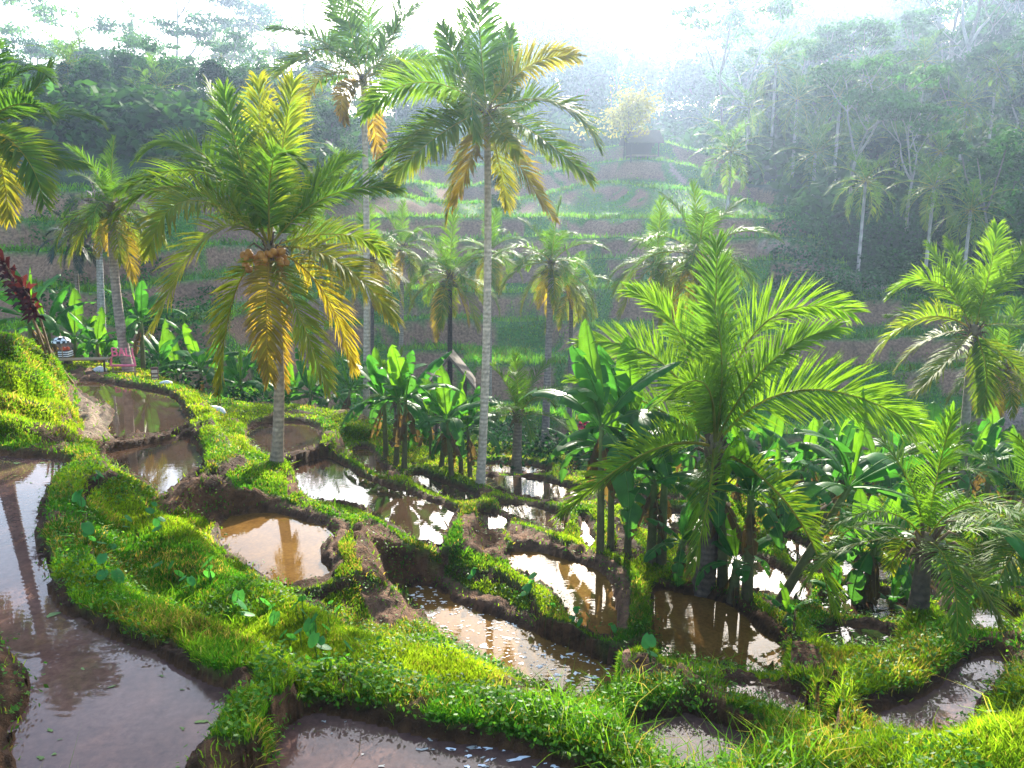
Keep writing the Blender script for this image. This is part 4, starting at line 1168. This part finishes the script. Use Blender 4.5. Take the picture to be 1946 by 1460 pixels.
FP = [(1530,215,80,'hazy coconut palm with a straight white trunk left of the dark forest hollow',1.1),(1590,110,82,'hazy tall coconut palm in the middle of the right forest slope',1.25),(1640,195,74,'coconut palm with a white trunk in the middle of the right forest',.9),
 (1645,345,52,'coconut palm with drooping fronds in the gully right of the terraces',.85),(1775,355,50,'coconut palm with a pinkish trunk at the right side of the gully',.85),(1845,400,46,'coconut palm low at the right edge above the terraces',.8),
 (290,130,80,'pale coconut palm in the left forest with its fronds fanned wide',1.05),(285,190,74,'coconut palm low in the left forest under the pale one',.9),(330,215,72,'coconut palm low in the left forest beside the big yellowing crown',.9),(420,110,84,'coconut palm high in the left forest above the yellowing palm',1.0),
 (150,75,90,'small coconut palm on the left skyline',.9),(250,40,92,'coconut palm on the left skyline left of the flat crowned tree',.9),(520,90,86,'coconut palm behind the two tall palms on the left',1.0),(475,40,95,'skyline coconut palm left of the two tall palms',.9),
 (1345,235,78,'coconut palm with hanging fronds near the far hut',.9),(1270,45,105,'ghostly skyline palm under the sun glare',1.0),(1320,60,105,'ghostly skyline palm just right of the sun glare',1.0),(1375,50,102,'skyline palm right of the glare with a thin trunk',1.0),(1492,10,104,'tallest skyline palm on the right ridge',1.1),(1535,25,106,'skyline palm right of the tallest ridge palm',1.0),(1585,5,105,'skyline palm with star shaped crown on the right ridge',1.1),(1640,20,108,'skyline palm left of the umbrella trees on the ridge',1.0),(1690,15,108,'skyline palm just above the umbrella tree crowns',1.0),(1430,55,104,'short skyline palm left of the tallest ridge palm',.9),(1015,60,100,'skyline palm behind the thin trees in the glare',1.0),(1150,75,102,'skyline palm right of the dark ragged tree',.9),(1200,65,104,'skyline palm below the brightest glare',1.0),(1750,240,70,'coconut palm deep in the shaded forest hollow',.8),(1560,290,66,'short coconut palm by the gully edge',.8)]
for px, py, d, w, s in FP: far_palm(px, py, d, None, w, s)
ORDN = ['first', 'second', 'third', 'fourth', 'fifth', 'sixth', 'seventh', 'eighth', 'ninth', 'tenth', 'eleventh', 'twelfth', 'thirteenth', 'fourteenth', 'fifteenth', 'sixteenth', 'seventeenth', 'eighteenth', 'nineteenth', 'twentieth', 'twenty-first', 'twenty-second', 'twenty-third', 'twenty-fourth']
def palm_row(group, n, x0, x1, y0, y1, d0, d1, s0, s1, words_, seed):
    rr = np.random.default_rng(seed); xs = np.sort(np.linspace(x0, x1, n) + rr.normal(0, (x1 - x0) / n * .3, n))
    for j, px in enumerate(xs):
        t = rr.random(); far_palm(px, y0 + (y1 - y0) * t + rr.normal(0, 12), d1 + (d0 - d1) * t, None, '%s, %s' % (words_, (ORDN[j] + ' from the left') if j else 'leftmost'), rr.uniform(s0, s1), group)
# the mass of trees behind them: countable crowns in rows
def row(region, y0, y1, n, x0, x1, d0, d1, kinds, smin, smax, words_):
    rr = np.random.default_rng(abs(hash(region)) % 1000 if False else len(region) * 7 + n)
    xs = np.sort(rr.uniform(x0, x1, n)) ; xs = np.linspace(x0, x1, n) + rr.normal(0, (x1 - x0) / n * .25, n)
    for j, px in enumerate(np.sort(xs)):
        k = kinds[rr.integers(len(kinds))]; d = rr.uniform(d0, d1)
        place = ORDN[j] + ' from the left'
        tree(k, int(rr.integers(9)), ground_d(px, DD(d)), rr.uniform(smin, smax) * DD(d) / d, rr.uniform(0, 6.28), '%s, %s' % (words_, place if j else 'leftmost'), region)
row('lowest trees of the left forest', 0, 0, 20, -150, 660, 61, 66, ['broad'], .45, .65, 'dark tree in the lowest row of the left forest')
row('middle trees of the left forest', 0, 0, 22, -180, 700, 69, 76, ['broad', 'broad', 'broad', 'flat'], .5, .75, 'blue hazed tree halfway up the left forest')
row('upper trees of the left forest', 0, 0, 20, -180, 760, 80, 90, ['broad', 'broad', 'flat'], .75, .98, 'tree in the upper row of the left forest')
row('trees behind the upper terraces', 0, 0, 18, 760, 1380, 76, 86, ['broad', 'broad', 'slender'], .7, .95, 'ghostly tree in the haze behind the upper terraces')
row('trees of the glaring ridge', 0, 0, 16, 760, 1500, 96, 110, ['broad', 'broad', 'slender'], .95, 1.3, 'washed out tree on the ridge under the glare')
row('lowest trees of the right forest', 0, 0, 18, 1480, 2080, 66, 74, ['broad', 'broad', 'flat', 'slender'], .6, .95, 'tree in the lowest row of the right forest')
row('middle trees of the right forest', 0, 0, 22, 1380, 2100, 80, 90, ['broad', 'broad', 'broad', 'flat'], .8, 1.15, 'tree halfway up the right forest slope')
row('upper trees of the right forest', 0, 0, 22, 1400, 2150, 96, 110, ['broad', 'broad', 'broad', 'slender'], 1.15, 1.55, 'tree near the top of the right forest slope')
palm_row('palms among the left forest', 14, -60, 640, 150, 330, 58.5, 63, .7, 1.0, 'blue hazed coconut palm among the left forest trees', 61)
palm_row('palms among the right forest', 16, 1400, 2000, 90, 330, 60, 68, .75, 1.05, 'hazy coconut palm among the right forest trees', 62)
palm_row('palms along the far skyline', 12, 560, 1500, 30, 100, 86, 94, .9, 1.2, 'faint coconut palm sticking out of the far skyline', 63)
# undergrowth: one leafy mass over the forest floor and in the shade of the valley
mb = MB(); r = np.random.default_rng(8)
def bushes(n, dlo, dhi, xlo, xhi, rad, leaf, nl, colr, cond=None):
    xs = r.uniform(xlo, xhi, n); ds = r.uniform(dlo, dhi, n); ko = np.array([DD(q) for q in ds]) / ds; ds = ds * ko; X_ = (xs - 973) / FPX * ds
    z = height(X_, ds); f = height(X_, ds, True)[6]
    ok = f > .6 if cond == 'forest' else (f > .15 if cond == 'edge' else np.ones(n, bool))
    X_, ds, z, ko = X_[ok], ds[ok], z[ok], ko[ok]; k = len(X_)
    rd = rad * r.uniform(.6, 1.4, k) * ko
    leaf_cloud(mb, np.column_stack([X_, ds, z + rd * .3]), rd, nl, leaf * (2.4 if cond else 1), colr, r, .8, .6)
bushes(1000, 57, 114, -400, 2350, 2.3, .25, 150, TREE_G * .9, 'forest')
bushes(750, 56, 84, -350, 820, 1.9, .22, 130, TREE_G * .8, 'forest')
bushes(380, 54, 62, -420, 860, 1.6, .16, 150, TREE_G * 1.1, 'edge')
tag(link('undergrowth', mb.mesh('undergrowth', M_FAR)), 'leafy undergrowth covering the forest slopes', kind='stuff')
mb = MB()
bushes(80, 28, 34.5, -100, 900, .9, .09, 160, np.array([.018, .06, .018]))
bushes(110, 25, 33, 900, 2300, .9, .09, 160, np.array([.016, .055, .018]))
bushes(30, 36, 46, 100, 420, 1.0, .10, 180, np.array([.03, .12, .02]))
bushes(420, 47, 66, 1480, 2350, 1.3, .15, 150, np.array([.035, .10, .025]))
tag(link('valley_undergrowth', mb.mesh('valley_undergrowth', M_FAR)), 'dark leafy thicket on the valley floor under the banana plants', kind='stuff')
# single shrubs on the terraces
def shrub(base, rad, colr, label, name='shrub', size=.08, n=14, nl=160, cat='shrub', group=None):
    m = MB(); q = np.random.default_rng(int(abs(base[0]) * 91) + 3)
    c = np.column_stack([q.normal(0, rad * .4, n), q.normal(0, rad * .4, n), np.abs(q.normal(rad * .5, rad * .3, n))])
    leaf_cloud(m, c, q.uniform(.35, .6, n) * rad, nl, size, colr, q, .85, .4)
    root = palm_root(name, base, label, cat, group)
    st = MB()
    for i in range(5):
        V, F = tube_geo(np.array([[0, 0, -.2], c[i] * [.4, .4, .4], c[i]]), [.05, .035, .015], 5); st.add(V, F, (.12, .09, .06))
    link('stem', st.mesh('stem', M_BARK), root); link('foliage', m.mesh('foliage', M_FAR), root)
shrub(ground_d(925, 31), 2.2, np.array([.03, .075, .045]), 'large round grey green shrub right behind the tallest palm trunk', n=22, nl=260)
shrub(ground_d(1010, 34), 1.1, np.array([.22, .02, .05]), 'crimson leaved shrub behind the round grey green shrub', size=.10)
shrub(ground_d(1075, 33.5), .9, np.array([.20, .02, .06]), 'crimson leaved shrub behind the glinting palm trunk', size=.10)
shrub(ground_d(1110, 29), .6, np.array([.30, .02, .07]), 'small pink red shrub low behind the lime banana leaves', size=.09)
shrub(ground_d(835, 34), .7, np.array([.14, .03, .04]), 'dull red shrub left of the thatched hut', size=.09)
HB = ground_d(1218, 86)
shrub(at_d(1195, 252, HB[1] - 2), 3.2 * HB[1] / 86, np.array([.19, .19, .06]), 'pale yellow leaved tree spreading over the far hut', 'yellow_tree', .16, 26, 120, 'tree')
# dark red cordyline leaning in from the left
def cordyline(base, tip, label, n=34):
    base = np.asarray(base); tip = np.asarray(tip); root = palm_root('cordyline', base, label, 'shrub', 'red cordylines on the left hill'); q = np.random.default_rng(int(tip[0] * 70) % 97 + 100)
    v = tip - base; m = MB(); V, F = tube_geo(np.array([[0, 0, -.2], v * .5 + [.05, 0, .05], v]), [.03, .025, .018], 6); m.add(V, F, (.22, .15, .10)); link('stem', m.mesh('stem', M_BARK), root)
    m = MB(); ax = v / np.linalg.norm(v)
    for i in range(n):
        p = v * (.52 + .5 * i / n); a = i * 2.4
        side = np.cross(ax, [math.cos(a), math.sin(a), .3]); side /= np.linalg.norm(side)
        d = ax * .75 + side * .75; L = q.uniform(.28, .45); w = np.cross(d, ax); w /= np.linalg.norm(w) + 1e-9
        e = p + d * L * .55; t = p + d * L - np.array([0, 0, .10])
        V = np.array([p - w * .015, p + w * .015, e + w * .045, e - w * .045, t])
        m.add(V, [np.array([[0, 1, 2, 3]]), np.array([[3, 2, 4]])], np.array([.030, .006, .010]) * q.uniform(.5, 1.8))
    link('foliage', m.mesh('foliage', M_BROAD), root)
b = ground_px(92, 668)
cordyline(at_z(85, 655, -2.85), at_d(8, 500, 16.5), 'dark red cordyline leaning left above the grassy hill', 44)
cordyline(at_z(95, 660, -2.95), at_d(45, 545, 16.8), 'shorter dark red cordyline leaning over the grassy hill', 40)
# ------------------------------------------------------------------ small built things
def flat(name, col, rough=.6):
    m, t, p, o = nodes(name); n = noise_node(t, 18, 4)
    rgb = t.nodes.new('ShaderNodeRGB'); rgb.outputs[0].default_value = (*col, 1)
    t.links.new(mul_col(t, rgb.outputs[0], n.outputs['Fac'], .8, 1.2), p.inputs['Base Color']); p.inputs['Roughness'].default_value = rough
    return m
M_PINK = flat('pink_paint', (.80, .16, .26)); M_BAMBOO = flat('bamboo', (.30, .20, .10)); M_WHITE = flat('white_cloth', (.75, .74, .72))
M_BLACK = flat('black_cloth', (.02, .02, .022)); M_RED = flat('red_offering', (.65, .09, .03)); M_THATCH = flat('thatch', (.13, .10, .07), .95); M_DARKW = flat('dark_wood', (.07, .045, .03))
def checks():
    m, t, p, o = nodes('checked_cloth'); c = t.nodes.new('ShaderNodeTexChecker'); tc = t.nodes.new('ShaderNodeTexCoord')
    mp = t.nodes.new('ShaderNodeMapping'); mp.inputs['Scale'].default_value = (9, 9, 5)
    t.links.new(tc.outputs['Object'], mp.inputs[0]); t.links.new(mp.outputs[0], c.inputs['Vector']); c.inputs['Scale'].default_value = 1.0
    c.inputs['Color1'].default_value = (.8, .8, .8, 1); c.inputs['Color2'].default_value = (.035, .035, .04, 1); t.links.new(c.outputs['Color'], p.inputs['Base Color']); return m
M_CHECK = checks()
def part(name, geos, mat, root, smooth=False, loc=None):
    mb = MB()
    for V, F in geos: mb.add(V, F, (.5, .5, .5))
    return link(name, mb.mesh(name, mat, smooth), root, loc)
def mpp_at(p): return (p[1] * CT - p[2] * ST) / FPX
# letter sign
b = ground_d(236, 25.6); zb = at_d(236, 696, 25.6)[2]; mp_ = mpp_at(np.array([b[0], 25.6, zb]))
root = palm_root('letter_sign', (b[0], 25.6, min(b[2], zb - .1)), 'pink letters spelling BALI on a pink bamboo frame by the palm trunk', 'sign')
h0 = zb - min(b[2], zb - .1)                           # foot of the pink frame above the ground
W = 46 * mp_; H = 18 * mp_
def bar(a, c, rad): return tube_geo(np.array([[a[0], 0, a[1]], [c[0], 0, c[1]]], float), rad, 8)
part('frame', [bar((-W / 2, h0 + .02), (W / 2, h0 + .02), .038), bar((-W / 2, h0), (-W / 2 + .03, h0 + H), .036), bar((W / 2, h0), (W / 2 - .03, h0 + H), .036)], M_PINK, root)
part('post', [bar((-W / 2 + .06, -.2), (-W / 2 + .06, h0), .025), bar((W / 2 - .02, -.2), (W / 2 - .02, h0), .025), bar((-W / 2, h0 * .5), (W / 2 + .05, h0 * .5), .02)], M_BAMBOO, root)
LET = {'B': [((0, 0), (0, 1)), ((0, 1), (.5, .95)), ((.5, .95), (.6, .75)), ((.6, .75), (.45, .55)), ((0, .53), (.45, .53)), ((.45, .53), (.65, .28)), ((.65, .28), (.5, .05)), ((0, 0), (.5, .05))],
       'A': [((0, 0), (.32, 1)), ((.32, 1), (.66, 0)), ((.14, .38), (.52, .38))], 'L': [((0, 1), (0, 0)), ((0, 0), (.55, 0))], 'I': [((0, 0), (0, 1))]}
x0 = -W / 2 + .08; lh = 15 * mp_
for ch, adv in (('B', .86), ('A', .90), ('L', .80), ('I', .2)):
    part('letter', [tube_geo(np.array([[x0 + a[0] * lh, 0, h0 + H + .03 + a[1] * lh], [x0 + c[0] * lh, 0, h0 + H + .03 + c[1] * lh]]), .026, 6) for a, c in LET[ch]], M_PINK, root)
    x0 += adv * lh
# shrine umbrella
b = ground_d(121, 25.5); zt = at_d(121, 640, 25.5)[2]; hh = zt - b[2]
root = palm_root('shrine_umbrella', b, 'small black and white checked ceremonial umbrella at the shrine', 'umbrella')
part('pole', [tube_geo(np.array([[0, 0, -.1], [0, 0, hh + .12]]), .015, 6)], M_BAMBOO, root)
n = 20; th = np.linspace(0, 2 * np.pi, n, endpoint=False); V = [[0, 0, hh + .02]]
for rr_, zz in ((.12, -.01), (.22, -.07), (.28, -.14), (.27, -.19)): V += [[rr_ * math.cos(a), rr_ * math.sin(a), hh + zz] for a in th]
F4 = [[1 + k * n + j, 1 + k * n + (j + 1) % n, 1 + (k + 1) * n + (j + 1) % n, 1 + (k + 1) * n + j] for k in range(3) for j in range(n)]
part('canopy', [(np.array(V), [np.array([[0, 1 + j, 1 + (j + 1) % n] for j in range(n)]), np.array(F4)])], M_CHECK, root, True)
# shrine altar
b = ground_d(127, 25.7); zt = at_d(127, 672, 25.7)[2]; hh = max(.5, zt - b[2])
root = palm_root('shrine_altar', b, 'little shrine altar wrapped in striped cloth with red offerings on top', 'shrine')
part('post', [box_geo((0, 0, hh * .35), (.26, .26, hh * .7 + .2))], M_DARKW, root)
part('cloth', [box_geo((0, 0, hh * (.55 + .13 * k)), (.32, .32, hh * .065)) for k in range(3)], M_WHITE, root)
part('sash', [box_geo((0, 0, hh * (.615 + .13 * k)), (.31, .31, hh * .065)) for k in range(2)], M_BLACK, root)
part('offering', [sphere_geo((x_, y_, hh + .0), .075, 8, 5, .9) for x_, y_ in ((-.07, 0), (.07, .02), (0, -.06))], M_RED, root, True)
# bamboo bench by the shrine
b = ground_px(150, 702)
root = palm_root('bamboo_bench', b, 'low bamboo bench of poles beside the shrine', 'bench')
part('seat', [tube_geo(np.array([[-.9, y_, .30], [1.0, y_ + .05, .33]]), .03, 6) for y_ in (-.2, -.1, 0, .1)], M_BAMBOO, root)
for x_ in (-.8, .85): part('leg', [tube_geo(np.array([[x_, -.05, -.1], [x_, -.05, .28]]), .03, 6)], M_DARKW, root)
# painted board
b = ground_d(297, 25.0); zt = at_d(297, 698, 25.0)[2]; zb = at_d(297, 727, 25.0)[2]; bz = min(b[2], zb - .1)
root = palm_root('notice_board', (b[0], 25.0, bz), 'small dark painted notice board with pale bands beside the pond bank', 'sign')
hb = zt - bz; hl = zt - zb
part('panel', [box_geo((0, 0, hb - hl / 2), (.22, .03, hl), .25)], flat('maroon_board', (.13, .05, .05)), root)
part('band', [box_geo((.004, -.018, hb - hl * f), (.17, .012, hl * q), .25) for f, q in ((.28, .2), (.55, .14), (.75, .1))], flat('cream_band', (.62, .45, .38)), root)
part('band', [box_geo((.004, -.018, hb - hl * .92), (.17, .012, hl * .09), .25)], flat('blue_band', (.15, .38, .6)), root)
part('post', [box_geo((0, .02, (hb - hl) / 2 - .1), (.05, .03, hb - hl + .2), .25)], M_DARKW, root)
# white sacks
def sack(px, py, s, label, sx=1.0):
    b = ground_px(px, py); q = np.random.default_rng(px); V, F = sphere_geo((0, 0, 0), 1, 16, 10)
    V = V * (1 + .12 * np.sin(V[:, :1] * 5 + 1) * np.cos(V[:, 1:2] * 4) + q.normal(0, .03, (len(V), 1))) * np.array([s * sx, s * .7, s * .62]); V[:, 2] = np.maximum(V[:, 2], -.2 * s)
    mb = MB(); mb.add(V, F, (.72, .71, .70)); tie = link('white_sack', mb.mesh('white_sack', M_PAINT), None, b + [0, 0, .15 * s]); tag(tie, label, 'sack', 'white sacks on the bunds'); return tie
sack(190, 706, .21, 'white sack lying at the far end of the upper pond'); o = sack(415, 783, .20, 'white sack slumped on the grassy bank by the round pond', 1.3); o.rotation_euler = (0, .5, .3)
sack(316, 730, .13, 'pale folded sack beside the painted notice board', 1.5)
# leaning poles
def pole(name, a, c, rad, label):
    a, c = np.asarray(a), np.asarray(c); n = 18; t = np.linspace(0, 1, n)[:, None]; P = (c - a) * t + np.array([0, 0, -.12]) * (4 * t * (1 - t))
    rr2 = rad * (1 - .35 * t[:, 0]) * (1 + .15 * (np.arange(n) % 3 == 0))
    V, F = tube_geo(P, rr2, 8); mb = MB(); mb.add(V, F, (.26, .17, .09)); tag(link(name, mb.mesh(name, M_BARK), None, a), label, cat='pole')
pole('bamboo_pole', at_z(138, 728, -4.55), at_d(52, 588, 18.5), .035, 'long bamboo pole leaning from the upper pond over the hill')
pole('wooden_stick', ground_px(918, 1088), ground_px(845, 1008) + [0, 0, .18], .022, 'dark thin stick lying down the grassy bank')
# thatched hut in the valley
def hut(base, w, dpt, hw, hr, label, rot=0., posts=True):
    root = palm_root('thatched_hut', base, label, 'hut'); root.rotation_euler = (0, 0, rot)
    for sx in (-1, 1):
        for sy in (-1, 1): part('post', [tube_geo(np.array([[sx * w / 2, sy * dpt / 2, -.4], [sx * w / 2, sy * dpt / 2, hw]]), .07, 6)], M_DARKW, root)
    part('wall', [box_geo((0, dpt * .44, hw * .5), (w * .94, .05, hw * .96))], M_DARKW, root)
    part('floor', [box_geo((0, 0, .35), (w * .98, dpt * .85, .08))], M_BAMBOO, root)
    o_ = .45; n = 14; mb = MB()
    for sy in (-1, 1):                               # two thick thatched slopes with a shaggy edge
        V = []; xs = np.linspace(-w / 2 - o_, w / 2 + o_, n); q = np.random.default_rng(3 + sy)
        for layer in (0, .14):
            for k in range(5):
                t = k / 4
                for x_ in xs:
                    V.append([x_, sy * (dpt / 2 + o_) * (1 - t) + sy * .0, hw - .25 + (hr + .25) * t + layer - (.10 * q.random() if k == 0 else .03 * q.random())])
        V = np.array(V); m = n * 5; F = []
        for k in range(4):
            for j in range(n - 1):
                a = k * n + j; F += [[a, a + 1, a + n + 1, a + n], [m + a, m + a + n, m + a + n + 1, m + a + 1]]
        F += [[j, m + j, m + j + 1, j + 1] for j in range(n - 1)]
        F += [[k * n, (k + 1) * n, m + (k + 1) * n, m + k * n] for k in range(4)] + [[k * n + n - 1, m + k * n + n - 1, m + (k + 1) * n + n - 1, (k + 1) * n + n - 1] for k in range(4)]
        mb.add(V, [np.array(F)], (.3, .26, .2))
    link('roof', mb.mesh('roof', M_THATCH, False), root)
b = ground_d(860, 33.0)
hut(b, 1.5, 1.2, max(1.2, at_d(860, 722, 33)[2] - b[2]), 1.1, 'small thatched hut with an open gable behind the middle banana plants', 1.62)
b = HB; hs = HB[1] / 86
hut(b, 2.9 * hs, 2.5 * hs, 1.8 * hs, 1.0 * hs, 'hazy thatched hut on posts at the top of the terraces', .15)
b = ground_d(608, 68.0); hut(b, 1.5, 1.3, 1.2, .6, 'small distant hut between the two left palms at the forest edge', .2)
# ------------------------------------------------------------------ haze
V, F = box_geo((0, 170, 40), (1160, 390, 125))
hz = link('haze', new_mesh('haze', V, F, None, False))
m = bpy.data.materials.new('haze_air'); m.use_nodes = True; t = m.node_tree
for n_ in list(t.nodes):
    if n_.type == 'BSDF_PRINCIPLED': t.nodes.remove(n_)
pv = t.nodes.new('ShaderNodeVolumePrincipled'); pv.inputs['Color'].default_value = (.55, .72, 1.0, 1); pv.inputs['Density'].default_value = .0007; pv.inputs['Anisotropy'].default_value = .70
t.links.new(pv.outputs[0], [n_ for n_ in t.nodes if n_.type == 'OUTPUT_MATERIAL'][0].inputs['Volume'])
hz.data.materials.append(m); tag(hz, 'pale morning haze filling the valley', kind='stuff')
